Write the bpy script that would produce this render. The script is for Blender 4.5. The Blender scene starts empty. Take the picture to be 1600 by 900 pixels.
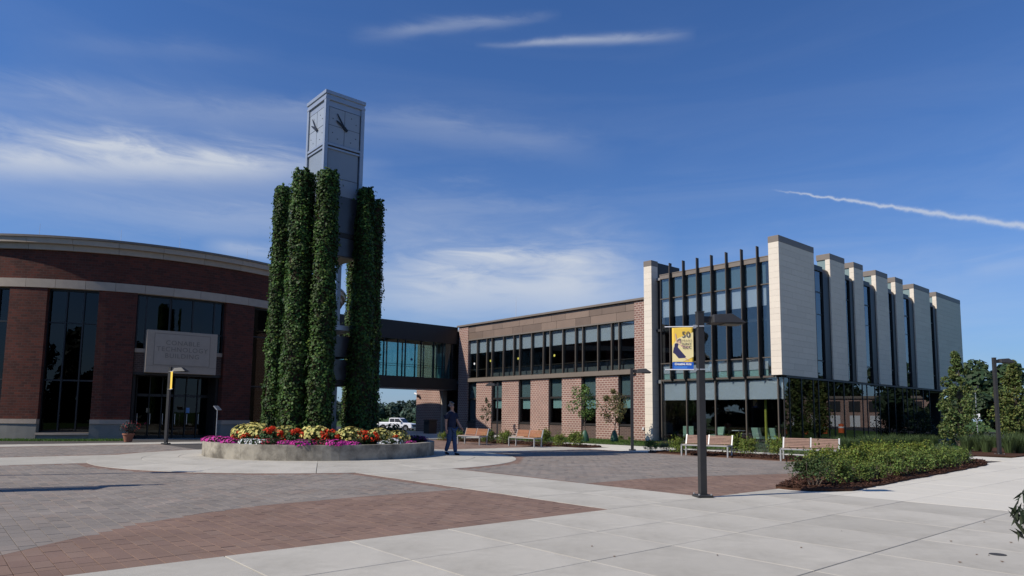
import bpy, bmesh, math, random
import numpy as np
from mathutils import Vector, Matrix
random.seed(7); rng = np.random.default_rng(11)
PI = math.pi
scene = bpy.context.scene

# ------------------------------------------------------------------ camera
F_PX, CY, EYE, ROLL, HOR = 1067.0, 541.0, 1.5, 0.0113, 649.6
PITCH = math.atan((HOR - CY) / F_PX)
cam_d = bpy.data.cameras.new('camera'); cam = bpy.data.objects.new('camera', cam_d)
scene.collection.objects.link(cam); scene.camera = cam
cam_d.sensor_width = 36.0; cam_d.lens = F_PX / 1600 * 36.0
cam_d.shift_y = (CY - 450) / 1600.0
cam_d.clip_start = 0.1; cam_d.clip_end = 6000
cF = Vector((0, math.cos(PITCH), math.sin(PITCH))); cR0 = Vector((1, 0, 0)); cU0 = cR0.cross(cF)
cR = math.cos(ROLL) * cR0 + math.sin(ROLL) * cU0; cU = -math.sin(ROLL) * cR0 + math.cos(ROLL) * cU0
m = Matrix((cR, cU, -cF)).transposed().to_4x4(); m.translation = (0, 0, EYE)
cam.matrix_world = m
def ray(px, py): return (px - 800) / F_PX * cR + (CY - py) / F_PX * cU + cF
def G(px, py, z=0.0):                       # pixel -> point on the ground plane
    d = ray(px, py); t = (z - EYE) / d.z
    return Vector((0, 0, EYE)) + t * d

# ------------------------------------------------------------------ sky + sun
SUN_AZ, SUN_EL = math.radians(247.0), math.radians(40.5)
world = bpy.data.worlds.new('World'); scene.world = world; world.use_nodes = True
wn, wl = world.node_tree.nodes, world.node_tree.links
wn.clear()
def N(t, **kw):
    n = wn.new(t)
    for k, v in kw.items(): setattr(n, k, v)
    return n
def wmath(op, a, b=None, c=None, clamp=False):
    n = N('ShaderNodeMath', operation=op, use_clamp=clamp)
    for i, x in enumerate((a, b, c)):
        if x is None: continue
        if isinstance(x, (int, float)): n.inputs[i].default_value = x
        else: wl.new(x, n.inputs[i])
    return n.outputs[0]
sky = N('ShaderNodeTexSky', sky_type='NISHITA', sun_disc=False, sun_elevation=SUN_EL, sun_rotation=SUN_AZ,
        altitude=200.0, air_density=1.0, dust_density=0.35, ozone_density=2.6)
tc = N('ShaderNodeTexCoord'); D = tc.outputs['Generated']
def wdot(vec):
    n = N('ShaderNodeVectorMath', operation='DOT_PRODUCT'); wl.new(D, n.inputs[0]); n.inputs[1].default_value = vec; return n.outputs['Value']
def wnoise(scale_vec, rot, scale, detail, rough, dist=0.0):
    mp = N('ShaderNodeMapping'); wl.new(D, mp.inputs[0]); mp.inputs['Scale'].default_value = scale_vec; mp.inputs['Rotation'].default_value = rot
    n = N('ShaderNodeTexNoise'); wl.new(mp.outputs[0], n.inputs['Vector'])
    n.inputs['Scale'].default_value = scale; n.inputs['Detail'].default_value = detail; n.inputs['Roughness'].default_value = rough; n.inputs['Distortion'].default_value = dist
    return n.outputs['Fac']
fine = wnoise((1, 1, 4.5), (0, 0.12, 0), 9.0, 8, 0.62, 0.6)
broad = wnoise((0.8, 0.8, 5.0), (0.05, 0.10, 0.3), 2.6, 7, 0.6, 0.9)
edge = wnoise((1, 1, 1), (0, 0, 0), 60.0, 4, 0.6)
def streak(pa, pb, w0, w1, gain, rag=1.0, fade=0.25, nz=None):
    """a band of cirrus between two directions; w0, w1 half widths (rad) at its ends"""
    a, b = ray(*pa).normalized(), ray(*pb).normalized()
    n = a.cross(b).normalized(); L = (b - a).length; t = (b - a).normalized(); mid = t.dot(a)
    along = wmath('DIVIDE', wmath('SUBTRACT', wdot(t), mid), L)
    dist = wdot(n)
    dist = wmath('ADD', dist, wmath('MULTIPLY', wmath('SUBTRACT', nz or fine, 0.5), rag * 2.2 * max(w0, w1)))
    width = wmath('MAXIMUM', wmath('MULTIPLY_ADD', along, (w1 - w0), w0), 0.0008)
    q = wmath('DIVIDE', dist, width)
    g = wmath('POWER', 2.718, wmath('MULTIPLY', wmath('MULTIPLY', q, q), -1.0))
    ends = wmath('MULTIPLY', wmath('DIVIDE', along, fade, clamp=True), wmath('DIVIDE', wmath('SUBTRACT', 1.0, along), fade, clamp=True))
    front = wmath('GREATER_THAN', wdot(a), 0.0)
    return wmath('MULTIPLY', wmath('MULTIPLY', wmath('MULTIPLY', g, ends), gain), front)
parts = []
wisp = wmath('MULTIPLY_ADD', fine, 1.5, -0.25, clamp=True)
for s in [((-420, 200), (540, 272), .038, .028, .60, .7, .3), ((-300, 250), (620, 262), .020, .016, .55, 1.0, .3),
          ((-420, 105), (760, 215), .022, .020, .24, .9, .3), ((520, 440), (1060, 425), .034, .050, .85, .8, .3),
          ((250, 300), (820, 350), .03, .03, .18, 1.0, .3), ((-200, 300), (520, 350), .03, .02, .22, 1.0, .35), ((310, 380), (470, 402), .010, .008, .5, 1.0, .3),
          ((540, 56), (880, 22), .010, .005, .34, .9, .3), ((740, 71), (1090, 54), .003, .007, .62, .8, .3),
          ((50, 66), (450, 84), .012, .012, .10, 1.0, .3), ((1500, 425), (1640, 400), .010, .014, .22, 1.0, .3),
          ((1050, 420), (1700, 480), .04, .05, .16, .8, .3), ((430, 470), (1150, 470), .030, .03, .45, .7, .3), ((640, 395), (960, 410), .008, .012, .45, 1.0, .3), ((540, 170), (980, 245), .020, .022, .20, 1.0, .35), ((100, 318), (900, 395), .022, .025, .22, 1.0, .35), ((560, 300), (1000, 360), .03, .03, .16, 1.0, .35), ((0, 215), (500, 262), .006, .007, .35, 1.0, .3)]:
    parts.append(wmath('MULTIPLY', streak(*s), wmath('MULTIPLY_ADD', wisp, 0.75, 0.25)))
parts.append(streak((1205, 296), (2000, 412), .0009, .0052, .62, .8, .10, nz=edge))      # contrail
cl = parts[0]
for p in parts[1:]: cl = wmath('ADD', cl, p)
sepz = wdot((0, 0, 1))
veil = wmath('MULTIPLY', wmath('MULTIPLY_ADD', broad, 2.4, -1.05, clamp=True), wmath('MULTIPLY_ADD', sepz, -1.1, 0.62, clamp=True))
cl = wmath('MINIMUM', wmath('ADD', cl, wmath('MULTIPLY', veil, 0.35)), 0.85)
mix = N('ShaderNodeMixRGB'); wl.new(cl, mix.inputs[0])
gam = N('ShaderNodeMixRGB', blend_type='MULTIPLY'); gam.inputs[0].default_value = 1.0; gam.inputs[2].default_value = (0.54, 0.92, 1.46, 1)
hz = N('ShaderNodeMixRGB'); hz.inputs[2].default_value = (3.7, 4.8, 6.4, 1)                   # pale haze low over the horizon, all round
wl.new(wmath('MULTIPLY', wmath('POWER', 2.718, wmath('MULTIPLY', wmath('ABSOLUTE', sepz), -7.0)), 0.8), hz.inputs[0])
wl.new(sky.outputs[0], gam.inputs[1]); wl.new(gam.outputs[0], hz.inputs[1]); wl.new(hz.outputs[0], mix.inputs[1]); mix.inputs[2].default_value = (7.6, 8.1, 8.9, 1)
bg = N('ShaderNodeBackground'); bg.inputs['Strength'].default_value = 0.083; wl.new(mix.outputs[0], bg.inputs[0])
wo = N('ShaderNodeOutputWorld'); wl.new(bg.outputs[0], wo.inputs[0])
sun_d = bpy.data.lights.new('sun', 'SUN'); sun_d.energy = 4.7; sun_d.angle = math.radians(0.53); sun_d.color = (1.0, 0.935, 0.84)
sun = bpy.data.objects.new('sun', sun_d); scene.collection.objects.link(sun)
sd = Vector((-math.sin(SUN_AZ) * math.cos(SUN_EL), -math.cos(SUN_AZ) * math.cos(SUN_EL), -math.sin(SUN_EL)))
sun.rotation_euler = sd.to_track_quat('-Z', 'Y').to_euler(); sun.location = (-40, -20, 40)
vs = scene.view_settings; vs.view_transform = 'Standard'; vs.look = 'None'; vs.exposure = 0.0; vs.gamma = 1.0; vs.use_curve_mapping = False
scene.render.engine = 'CYCLES'
scene.cycles.max_bounces = 8; scene.cycles.transparent_max_bounces = 16; scene.cycles.glossy_bounces = 3; scene.cycles.diffuse_bounces = 3

# ------------------------------------------------------------------ building frame: x along the brick wing to the right, y into the building
AZ = math.radians(49.1); ROT = -AZ
SX = Vector((math.cos(AZ), -math.sin(AZ), 0)); EY = Vector((math.sin(AZ), math.cos(AZ), 0))
O = G(1008, 689.5)
def W(x, y, z=0.0): return O + SX * x + EY * y + Vector((0, 0, z))
def Lc(p): d = Vector((p[0], p[1], 0)) - O; return d.dot(SX), d.dot(EY)

# ------------------------------------------------------------------ helpers
col = scene.collection
def tag(o, label=None, cat=None, group=None, kind=None):
    if label: o['label'] = label
    if cat: o['category'] = cat
    if group: o['group'] = group
    if kind: o['kind'] = kind
    return o
def empty(name, loc=(0, 0, 0), rz=0.0, label=None, cat=None, group=None):
    o = bpy.data.objects.new(name, None); col.objects.link(o); o.location = loc; o.rotation_euler = (0, 0, rz); o.empty_display_size = 0.2
    return tag(o, label, cat, group)
def link(name, me, parent=None, mat=None):
    o = bpy.data.objects.new(name, me); col.objects.link(o); o.parent = parent
    if mat is not None and not me.materials: me.materials.append(mat)
    return o
def copy_tree(o, parent=None):
    c = o.copy(); col.objects.link(c); c.parent = parent
    for ch in list(o.children): copy_tree(ch, c)
    return c
class MB:
    def __init__(s, ox=0.0, oy=0.0, oz=0.0): s.v = []; s.f = []; s.o = (ox, oy, oz)
    def add(s, vs, fs):
        b = len(s.v); ox, oy, oz = s.o
        s.v += [(x - ox, y - oy, z - oz) for x, y, z in vs]; s.f += [tuple(b + i for i in f) for f in fs]; return s
    def hexa(s, p): return s.add(p, [(3, 2, 1, 0), (4, 5, 6, 7), (0, 1, 5, 4), (1, 2, 6, 5), (2, 3, 7, 6), (3, 0, 4, 7)])
    def box(s, x0, x1, y0, y1, z0, z1):
        return s.hexa([(x0, y0, z0), (x1, y0, z0), (x1, y1, z0), (x0, y1, z0), (x0, y0, z1), (x1, y0, z1), (x1, y1, z1), (x0, y1, z1)])
    def prism(s, poly, z0, z1):
        n = len(poly); a = sum(poly[i][0] * poly[(i + 1) % n][1] - poly[(i + 1) % n][0] * poly[i][1] for i in range(n))
        if a < 0: poly = poly[::-1]
        return s.add([(x, y, z0) for x, y in poly] + [(x, y, z1) for x, y in poly],
                     [tuple(range(n - 1, -1, -1)), tuple(range(n, 2 * n))] + [(i, (i + 1) % n, n + (i + 1) % n, n + i) for i in range(n)])
    def prof_x(s, poly, x0, x1):            # polygon in (y, z) pushed along x
        n = len(poly); a = sum(poly[i][0] * poly[(i + 1) % n][1] - poly[(i + 1) % n][0] * poly[i][1] for i in range(n))
        if a < 0: poly = poly[::-1]
        return s.add([(x0, y, z) for y, z in poly] + [(x1, y, z) for y, z in poly],
                     [tuple(range(n - 1, -1, -1)), tuple(range(n, 2 * n))] + [(i, (i + 1) % n, n + (i + 1) % n, n + i) for i in range(n)])
    def tube(s, p0, p1, r0, r1=None, n=10, cap=True):
        r1 = r0 if r1 is None else r1; p0, p1 = Vector(p0), Vector(p1); d = (p1 - p0).normalized()
        a = d.orthogonal().normalized(); b = d.cross(a)
        vs = []
        for p, r in ((p0, r0), (p1, r1)):
            for i in range(n): t = 2 * PI * i / n; vs.append(tuple(p + a * math.cos(t) * r + b * math.sin(t) * r))
        fs = [(i, (i + 1) % n, n + (i + 1) % n, n + i) for i in range(n)]
        if cap: fs += [tuple(range(n - 1, -1, -1)), tuple(range(n, 2 * n))]
        return s.add(vs, fs)
    def lathe(s, prof, n=32, c=(0, 0, 0)):
        vs = []
        for r, z in prof:
            for i in range(n): t = 2 * PI * i / n; vs.append((c[0] + r * math.cos(t), c[1] + r * math.sin(t), c[2] + z))
        fs = [(k * n + i, k * n + (i + 1) % n, (k + 1) * n + (i + 1) % n, (k + 1) * n + i) for k in range(len(prof) - 1) for i in range(n)]
        fs.append(tuple(range(n - 1, -1, -1))); fs.append(tuple((len(prof) - 1) * n + i for i in range(n)))
        return s.add(vs, fs)
    def arc(s, t0, t1, r0, r1, z0, z1, n=None):       # curved block; angle in degrees from -Y towards +X
        n = n or max(1, int(abs(t1 - t0) / 1.5)); vs = []; fs = []
        for i in range(n + 1):
            t = math.radians(t0 + (t1 - t0) * i / n); sx, cy = math.sin(t), -math.cos(t)
            vs += [(r0 * sx, r0 * cy, z0), (r1 * sx, r1 * cy, z0), (r1 * sx, r1 * cy, z1), (r0 * sx, r0 * cy, z1)]
        for i in range(n):
            a, b = 4 * i, 4 * i + 4
            for k in range(4): fs.append((a + k, a + (k + 1) % 4, b + (k + 1) % 4, b + k))
        fs += [(3, 2, 1, 0), (4 * n, 4 * n + 1, 4 * n + 2, 4 * n + 3)]
        return s.add(vs, fs)
    def mesh(s, name, mat=None, smooth=False):
        me = bpy.data.meshes.new(name); me.from_pydata(s.v, [], s.f); me.update()
        bm = bmesh.new(); bm.from_mesh(me); bmesh.ops.recalc_face_normals(bm, faces=bm.faces); bm.to_mesh(me); bm.free()
        if smooth:
            me.polygons.foreach_set('use_smooth', [True] * len(me.polygons))
        if mat: me.materials.append(mat)
        return me
    def build(s, name, mat, parent=None, smooth=False, bevel=0.0, loc=None):
        o = link(name, s.mesh(name, mat, smooth), parent)
        if loc is not None: o.location = loc
        if bevel:
            b = o.modifiers.new('bevel', 'BEVEL'); b.width = bevel; b.segments = 2; b.limit_method = 'ANGLE'
        if smooth:
            try: o.data.set_sharp_from_angle(angle=math.radians(40))
            except Exception: pass
        return o
def text_mesh(body, size, depth=0.004, align='CENTER', spacing=1.0, shear=0.0, bold=0.0):
    cu = bpy.data.curves.new('text', 'FONT'); cu.body = body; cu.size = size; cu.extrude = depth; cu.align_x = align; cu.align_y = 'CENTER'
    cu.space_character = spacing; cu.shear = shear; cu.offset = bold; cu.resolution_u = 3
    o = bpy.data.objects.new('text', cu); me = bpy.data.meshes.new_from_object(o); bpy.data.objects.remove(o); bpy.data.curves.remove(cu)
    return me
ORD = ['first', 'second', 'third', 'fourth', 'fifth', 'sixth', 'seventh', 'eighth', 'ninth', 'tenth', 'eleventh', 'twelfth', 'thirteenth', 'fourteenth',
       'fifteenth', 'sixteenth', 'seventeenth', 'eighteenth', 'nineteenth', 'twentieth', 'twenty-first', 'twenty-second', 'twenty-third', 'twenty-fourth']

# ------------------------------------------------------------------ materials
def mat(name, c, rough=0.6, metal=0.0, spec=0.5, var=0.0, vscale=4.0, bump=0.0, bscale=60.0, stain=None, rnd=0.0, spots=None):
    """principled material: noise colour variation, fine bump, optional large stains and per-object tint"""
    mt = bpy.data.materials.new(name); mt.use_nodes = True; nt = mt.node_tree; b = nt.nodes['Principled BSDF']
    b.inputs['Base Color'].default_value = (*c, 1); b.inputs['Roughness'].default_value = rough; b.inputs['Metallic'].default_value = metal
    b.inputs['Specular IOR Level'].default_value = spec
    tcn = nt.nodes.new('ShaderNodeTexCoord'); cur = None
    def noise(sc, det=5, rg=0.6):
        n = nt.nodes.new('ShaderNodeTexNoise'); nt.links.new(tcn.outputs['Object'], n.inputs['Vector']); n.inputs['Scale'].default_value = sc; n.inputs['Detail'].default_value = det; n.inputs['Roughness'].default_value = rg; return n.outputs['Fac']
    if var or rnd or stain:
        hs = nt.nodes.new('ShaderNodeHueSaturation'); hs.inputs['Color'].default_value = (*c, 1)
        mr = nt.nodes.new('ShaderNodeMapRange'); nt.links.new(noise(vscale), mr.inputs[0]); mr.inputs[1].default_value = .25; mr.inputs[2].default_value = .75; mr.inputs[3].default_value = 1 - var; mr.inputs[4].default_value = 1 + var
        val = mr.outputs[0]
        if rnd:
            oi = nt.nodes.new('ShaderNodeObjectInfo'); r2 = nt.nodes.new('ShaderNodeMapRange'); nt.links.new(oi.outputs['Random'], r2.inputs[0]); r2.inputs[3].default_value = 1 - rnd; r2.inputs[4].default_value = 1 + rnd
            mm = nt.nodes.new('ShaderNodeMath'); mm.operation = 'MULTIPLY'; nt.links.new(val, mm.inputs[0]); nt.links.new(r2.outputs[0], mm.inputs[1]); val = mm.outputs[0]
        nt.links.new(val, hs.inputs['Value']); cur = hs.outputs[0]
        if stain:
            sc, lo, hi, cc, amt = stain
            r3 = nt.nodes.new('ShaderNodeMapRange'); nt.links.new(noise(sc, 8, .68), r3.inputs[0]); r3.inputs[1].default_value = lo; r3.inputs[2].default_value = hi; r3.inputs[3].default_value = 0; r3.inputs[4].default_value = amt
            mx = nt.nodes.new('ShaderNodeMixRGB'); nt.links.new(r3.outputs[0], mx.inputs[0]); nt.links.new(cur, mx.inputs[1]); mx.inputs[2].default_value = (*cc, 1); cur = mx.outputs[0]
        if spots:
            r4 = nt.nodes.new('ShaderNodeMapRange'); nt.links.new(noise(spots[0], 6, .75), r4.inputs[0]); r4.inputs[1].default_value = spots[1]; r4.inputs[2].default_value = spots[1] + .06; r4.inputs[4].default_value = spots[2]
            m4 = nt.nodes.new('ShaderNodeMixRGB'); m4.blend_type = 'MULTIPLY'; nt.links.new(r4.outputs[0], m4.inputs[0]); nt.links.new(cur, m4.inputs[1]); m4.inputs[2].default_value = (.45, .43, .38, 1); cur = m4.outputs[0]
        nt.links.new(cur, b.inputs['Base Color'])
    if bump:
        bp = nt.nodes.new('ShaderNodeBump'); bp.inputs['Strength'].default_value = bump; bp.inputs['Distance'].default_value = .01
        nt.links.new(noise(bscale, 3), bp.inputs['Height']); nt.links.new(bp.outputs[0], b.inputs['Normal'])
    return mt
def attr_mat(name, rough=0.85, spec=0.25, speck=0.0, sscale=250.0, transl=0.0, bump=0.0):
    mt = bpy.data.materials.new(name); mt.use_nodes = True; nt = mt.node_tree; b = nt.nodes['Principled BSDF']
    at = nt.nodes.new('ShaderNodeAttribute'); at.attribute_name = 'Col'; c = at.outputs['Color']
    b.inputs['Roughness'].default_value = rough; b.inputs['Specular IOR Level'].default_value = spec
    if speck:
        g = nt.nodes.new('ShaderNodeNewGeometry')
        n = nt.nodes.new('ShaderNodeTexNoise'); n.inputs['Scale'].default_value = sscale; n.inputs['Detail'].default_value = 3; n.inputs['Roughness'].default_value = .7
        nt.links.new(g.outputs['Position'], n.inputs['Vector'])
        n2 = nt.nodes.new('ShaderNodeTexNoise'); n2.inputs['Scale'].default_value = 0.9; n2.inputs['Detail'].default_value = 5; nt.links.new(g.outputs['Position'], n2.inputs['Vector'])
        mr = nt.nodes.new('ShaderNodeMapRange'); nt.links.new(n.outputs['Fac'], mr.inputs[0]); mr.inputs[1].default_value = .3; mr.inputs[2].default_value = .7; mr.inputs[3].default_value = 1 - speck; mr.inputs[4].default_value = 1 + speck
        m2 = nt.nodes.new('ShaderNodeMapRange'); nt.links.new(n2.outputs['Fac'], m2.inputs[0]); m2.inputs[1].default_value = .3; m2.inputs[2].default_value = .7; m2.inputs[3].default_value = .88; m2.inputs[4].default_value = 1.12
        mu = nt.nodes.new('ShaderNodeMath'); mu.operation = 'MULTIPLY'; nt.links.new(mr.outputs[0], mu.inputs[0]); nt.links.new(m2.outputs[0], mu.inputs[1])
        hs = nt.nodes.new('ShaderNodeHueSaturation'); nt.links.new(c, hs.inputs['Color']); nt.links.new(mu.outputs[0], hs.inputs['Value']); c = hs.outputs[0]
        if bump:
            bp = nt.nodes.new('ShaderNodeBump'); bp.inputs['Strength'].default_value = bump; bp.inputs['Distance'].default_value = .004; nt.links.new(n.outputs['Fac'], bp.inputs['Height']); nt.links.new(bp.outputs[0], b.inputs['Normal'])
    nt.links.new(c, b.inputs['Base Color'])
    if transl:
        t = nt.nodes.new('ShaderNodeBsdfTranslucent'); nt.links.new(c, t.inputs['Color'])
        mx = nt.nodes.new('ShaderNodeMixShader'); mx.inputs[0].default_value = transl; out = nt.nodes['Material Output']
        nt.links.new(b.outputs[0], mx.inputs[1]); nt.links.new(t.outputs[0], mx.inputs[2]); nt.links.new(mx.outputs[0], out.inputs['Surface'])
    return mt
def brick_mat(name, c1, c2, mortar, bw, bh, ms, radial=0.0, bias=0.0, dirt=0.15):
    mt = bpy.data.materials.new(name); mt.use_nodes = True; nt = mt.node_tree; b = nt.nodes['Principled BSDF']; L = nt.links.new
    tcn = nt.nodes.new('ShaderNodeTexCoord'); sp = nt.nodes.new('ShaderNodeSeparateXYZ'); L(tcn.outputs['Object'], sp.inputs[0])
    def M(op, a, bb=None):
        n = nt.nodes.new('ShaderNodeMath'); n.operation = op
        for i, x in enumerate((a, bb)):
            if x is None: continue
            if isinstance(x, (int, float)): n.inputs[i].default_value = x
            else: L(x, n.inputs[i])
        return n.outputs[0]
    if radial: u = M('MULTIPLY', M('ARCTAN2', sp.outputs[0], M('MULTIPLY', sp.outputs[1], -1.0)), radial)
    else: u = M('ADD', sp.outputs[0], sp.outputs[1])
    cb = nt.nodes.new('ShaderNodeCombineXYZ'); L(u, cb.inputs[0]); L(sp.outputs[2], cb.inputs[1])
    br = nt.nodes.new('ShaderNodeTexBrick'); L(cb.outputs[0], br.inputs['Vector'])
    br.inputs['Scale'].default_value = 1.0; br.inputs['Brick Width'].default_value = bw; br.inputs['Row Height'].default_value = bh
    br.inputs['Mortar Size'].default_value = ms; br.inputs['Mortar Smooth'].default_value = .15; br.inputs['Bias'].default_value = bias
    br.inputs['Color1'].default_value = (*c1, 1); br.inputs['Color2'].default_value = (*c2, 1); br.inputs['Mortar'].default_value = (*mortar, 1)
    n = nt.nodes.new('ShaderNodeTexNoise'); L(tcn.outputs['Object'], n.inputs['Vector']); n.inputs['Scale'].default_value = .8; n.inputs['Detail'].default_value = 8
    n2 = nt.nodes.new('ShaderNodeTexNoise'); L(tcn.outputs['Object'], n2.inputs['Vector']); n2.inputs['Scale'].default_value = 35; n2.inputs['Detail'].default_value = 3
    mr = nt.nodes.new('ShaderNodeMapRange'); L(M('ADD', M('MULTIPLY', n.outputs['Fac'], .6), M('MULTIPLY', n2.outputs['Fac'], .4)), mr.inputs[0]); mr.inputs[1].default_value = .3; mr.inputs[2].default_value = .7; mr.inputs[3].default_value = 1 - dirt; mr.inputs[4].default_value = 1 + dirt
    hs = nt.nodes.new('ShaderNodeHueSaturation'); L(br.outputs['Color'], hs.inputs['Color']); L(mr.outputs[0], hs.inputs['Value']); L(hs.outputs[0], b.inputs['Base Color'])
    bp = nt.nodes.new('ShaderNodeBump'); bp.inputs['Strength'].default_value = .6; bp.inputs['Distance'].default_value = .008; bp.invert = True; L(br.outputs['Fac'], bp.inputs['Height']); L(bp.outputs[0], b.inputs['Normal'])
    b.inputs['Roughness'].default_value = .85; b.inputs['Specular IOR Level'].default_value = .25
    return mt
def glass_mat(name, tint, refl=0.10, rough=0.0, wav=0.0):
    """coated float glass: tinted see-through plus a mirror share that grows at grazing angles"""
    mt = bpy.data.materials.new(name); mt.use_nodes = True; nt = mt.node_tree; nt.nodes.remove(nt.nodes['Principled BSDF']); L = nt.links.new
    t = nt.nodes.new('ShaderNodeBsdfTransparent'); t.inputs['Color'].default_value = (*tint, 1)
    g = nt.nodes.new('ShaderNodeBsdfGlossy'); g.inputs['Roughness'].default_value = rough; g.inputs['Color'].default_value = (.93, .97, 1, 1)
    fr = nt.nodes.new('ShaderNodeLayerWeight'); fr.inputs['Blend'].default_value = .5; pw = nt.nodes.new('ShaderNodeMath'); pw.operation = 'POWER'; L(fr.outputs['Facing'], pw.inputs[0]); pw.inputs[1].default_value = 4.0
    if wav:
        tcn = nt.nodes.new('ShaderNodeTexCoord'); n = nt.nodes.new('ShaderNodeTexNoise'); L(tcn.outputs['Object'], n.inputs['Vector']); n.inputs['Scale'].default_value = 1.1; n.inputs['Detail'].default_value = 1
        bp = nt.nodes.new('ShaderNodeBump'); bp.inputs['Strength'].default_value = wav; bp.inputs['Distance'].default_value = .02; L(n.outputs['Fac'], bp.inputs['Height']); L(bp.outputs[0], g.inputs['Normal'])
    mr = nt.nodes.new('ShaderNodeMapRange'); L(pw.outputs[0], mr.inputs[0]); mr.inputs[3].default_value = refl; mr.inputs[4].default_value = .95
    mx = nt.nodes.new('ShaderNodeMixShader'); L(mr.outputs[0], mx.inputs[0]); L(t.outputs[0], mx.inputs[1]); L(g.outputs[0], mx.inputs[2]); L(mx.outputs[0], nt.nodes['Material Output'].inputs['Surface'])
    return mt
M = {}
M['concrete'] = mat('concrete', (.462, .43, .366), .9, spec=.2, var=.07, vscale=2.2, bump=.25, bscale=160, stain=(.8, .46, .72, (.33, .305, .255), .75), rnd=.08, spots=(7.0, .66, .5))
M['new_concrete'] = mat('new_concrete', (.60, .56, .475), .9, spec=.2, var=.04, vscale=2.2, bump=.2, bscale=160, stain=(.9, .55, .8, (.47, .45, .40), .4), rnd=.045, spots=(7.0, .68, .4))
M['joint'] = mat('joint', (.10, .095, .085), .95, spec=.1, var=.2, vscale=30)
M['planter'] = mat('planter', (.38, .345, .275), .9, spec=.2, var=.14, vscale=5, bump=.5, bscale=70, stain=(1.0, .44, .62, (.10, .088, .07), .85))
M['stone'] = mat('stone', (.40, .33, .26), .85, spec=.2, var=.07, vscale=3, bump=.2, bscale=90, rnd=.05)
M['grey_stone'] = mat('grey_stone', (.24, .23, .20), .9, spec=.2, var=.1, vscale=2, bump=.3, bscale=60, rnd=.05)
M['sign_stone'] = mat('sign_stone', (.40, .325, .25), .85, spec=.2, var=.06, vscale=6, bump=.2, bscale=90)
M['letter'] = mat('letter', (.21, .175, .14), .8)
M['panel'] = mat('panel', (.69, .61, .50), .7, spec=.3, var=.035, vscale=5, bump=.08, bscale=120, rnd=.035)
M['backing'] = mat('backing', (.15, .13, .11), .9)
M['bronze'] = mat('bronze', (.085, .068, .052), .5, .0, .5, var=.12, vscale=3)
M['cap_bronze'] = mat('cap_bronze', (.17, .138, .11), .5, .0, .5, var=.08, vscale=3)
M['copper'] = mat('copper', (.19, .135, .10), .5, .0, .4, var=.10, vscale=1.2, rnd=.22)
M['dark_bronze'] = mat('dark_bronze', (.022, .019, .017), .5, .0, .4, var=.15, vscale=2)
M['black_metal'] = mat('black_metal', (.012, .012, .013), .45, .0, .5)
M['lamp_metal'] = mat('lamp_metal', (.030, .029, .029), .6, .0, .5, var=.15, vscale=6, bump=.03)
M['steel'] = mat('steel', (.34, .375, .43), .35, .3, .5, var=.06, vscale=3)
M['galv'] = mat('galv', (.55, .55, .55), .35, .6, .5, var=.1, vscale=20)
M['clock_white'] = mat('clock_white', (.31, .345, .39), .35, .0, .5, var=.03, vscale=2)
M['tower_panel'] = mat('tower_panel', (.235, .27, .315), .4, .0, .5, var=.04, vscale=1.5)
M['tower_dark'] = mat('tower_dark', (.045, .047, .055), .3, .0, .6, var=.2, vscale=1.2)
M['bench_frame'] = mat('bench_frame', (.40, .40, .39), .4, .3, .5)
M['wood'] = mat('wood', (.36, .17, .095), .6, spec=.3, var=.15, vscale=9, rnd=.12)
M['grey_wood'] = mat('grey_wood', (.34, .22, .17), .7, spec=.3, var=.15, vscale=9, rnd=.12)
M['brick'] = brick_mat('brick', (.265, .138, .106), (.205, .112, .090), (.47, .37, .31), .30, .150, .021)
M['dark_brick'] = brick_mat('dark_brick', (.10, .062, .050), (.075, .05, .042), (.17, .13, .11), .29, .10, .012)
M['drum_brick'] = brick_mat('drum_brick', (.118, .033, .021), (.062, .023, .017), (.085, .05, .04), .30, .135, .010, radial=14.1, dirt=.25)
M['glass'] = glass_mat('glass', (.75, .79, .80), .08, wav=.012)
M['dark_glass'] = glass_mat('dark_glass', (.22, .25, .26), .03, wav=.015)
M['side_glass'] = glass_mat('side_glass', (.30, .35, .37), .062, wav=.006)
M['bridge_glass'] = glass_mat('bridge_glass', (.64, .79, .79), .035)
M['shade'] = mat('shade', (.66, .68, .72), .9, spec=.1, var=.02, vscale=2)
M['teal_shade'] = mat('teal_shade', (.42, .62, .57), .9, spec=.1, var=.03, vscale=2)
M['spandrel'] = mat('spandrel', (.20, .27, .27), .9, spec=.1, var=.02, vscale=2)
M['interior'] = mat('interior', (.05, .05, .05), .9, spec=.1, var=.1, vscale=2)
M['interior_mid'] = mat('interior_mid', (.16, .17, .17), .9, spec=.1, var=.1, vscale=2)
M['roof'] = mat('roof', (.25, .24, .23), .9, var=.1)
M['leaf'] = attr_mat('leaf', .55, .22, transl=.25)
M['petal'] = attr_mat('petal', .6, .2, transl=.25)
M['bark'] = mat('bark', (.14, .105, .08), .9, var=.2, vscale=20, bump=.5, bscale=60)
M['paver'] = attr_mat('paver', .9, .2, speck=.16, sscale=170, bump=.3)
M['sand'] = mat('sand', (.09, .082, .075), .95, spec=.1, var=.2, vscale=8)
M['mulch'] = mat('mulch', (.075, .038, .024), .95, spec=.1, var=.45, vscale=22, bump=1.0, bscale=45)
M['chip'] = attr_mat('chip', .9, .15)
M['soil'] = mat('soil', (.035, .025, .018), .95, spec=.1, var=.4, vscale=12, bump=1, bscale=40)
M['grass'] = mat('grass', (.055, .095, .022), .95, spec=.1, var=.3, vscale=5, bump=.6, bscale=120)
M['asphalt'] = mat('asphalt', (.055, .055, .056), .9, spec=.2, var=.12, vscale=3, bump=.3, bscale=140)
M['white_paint'] = mat('white_paint', (.78, .78, .79), .3, spec=.5)
M['rubber'] = mat('rubber', (.012, .012, .012), .8)
M['chrome'] = mat('chrome', (.6, .6, .62), .15, .9)
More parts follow.
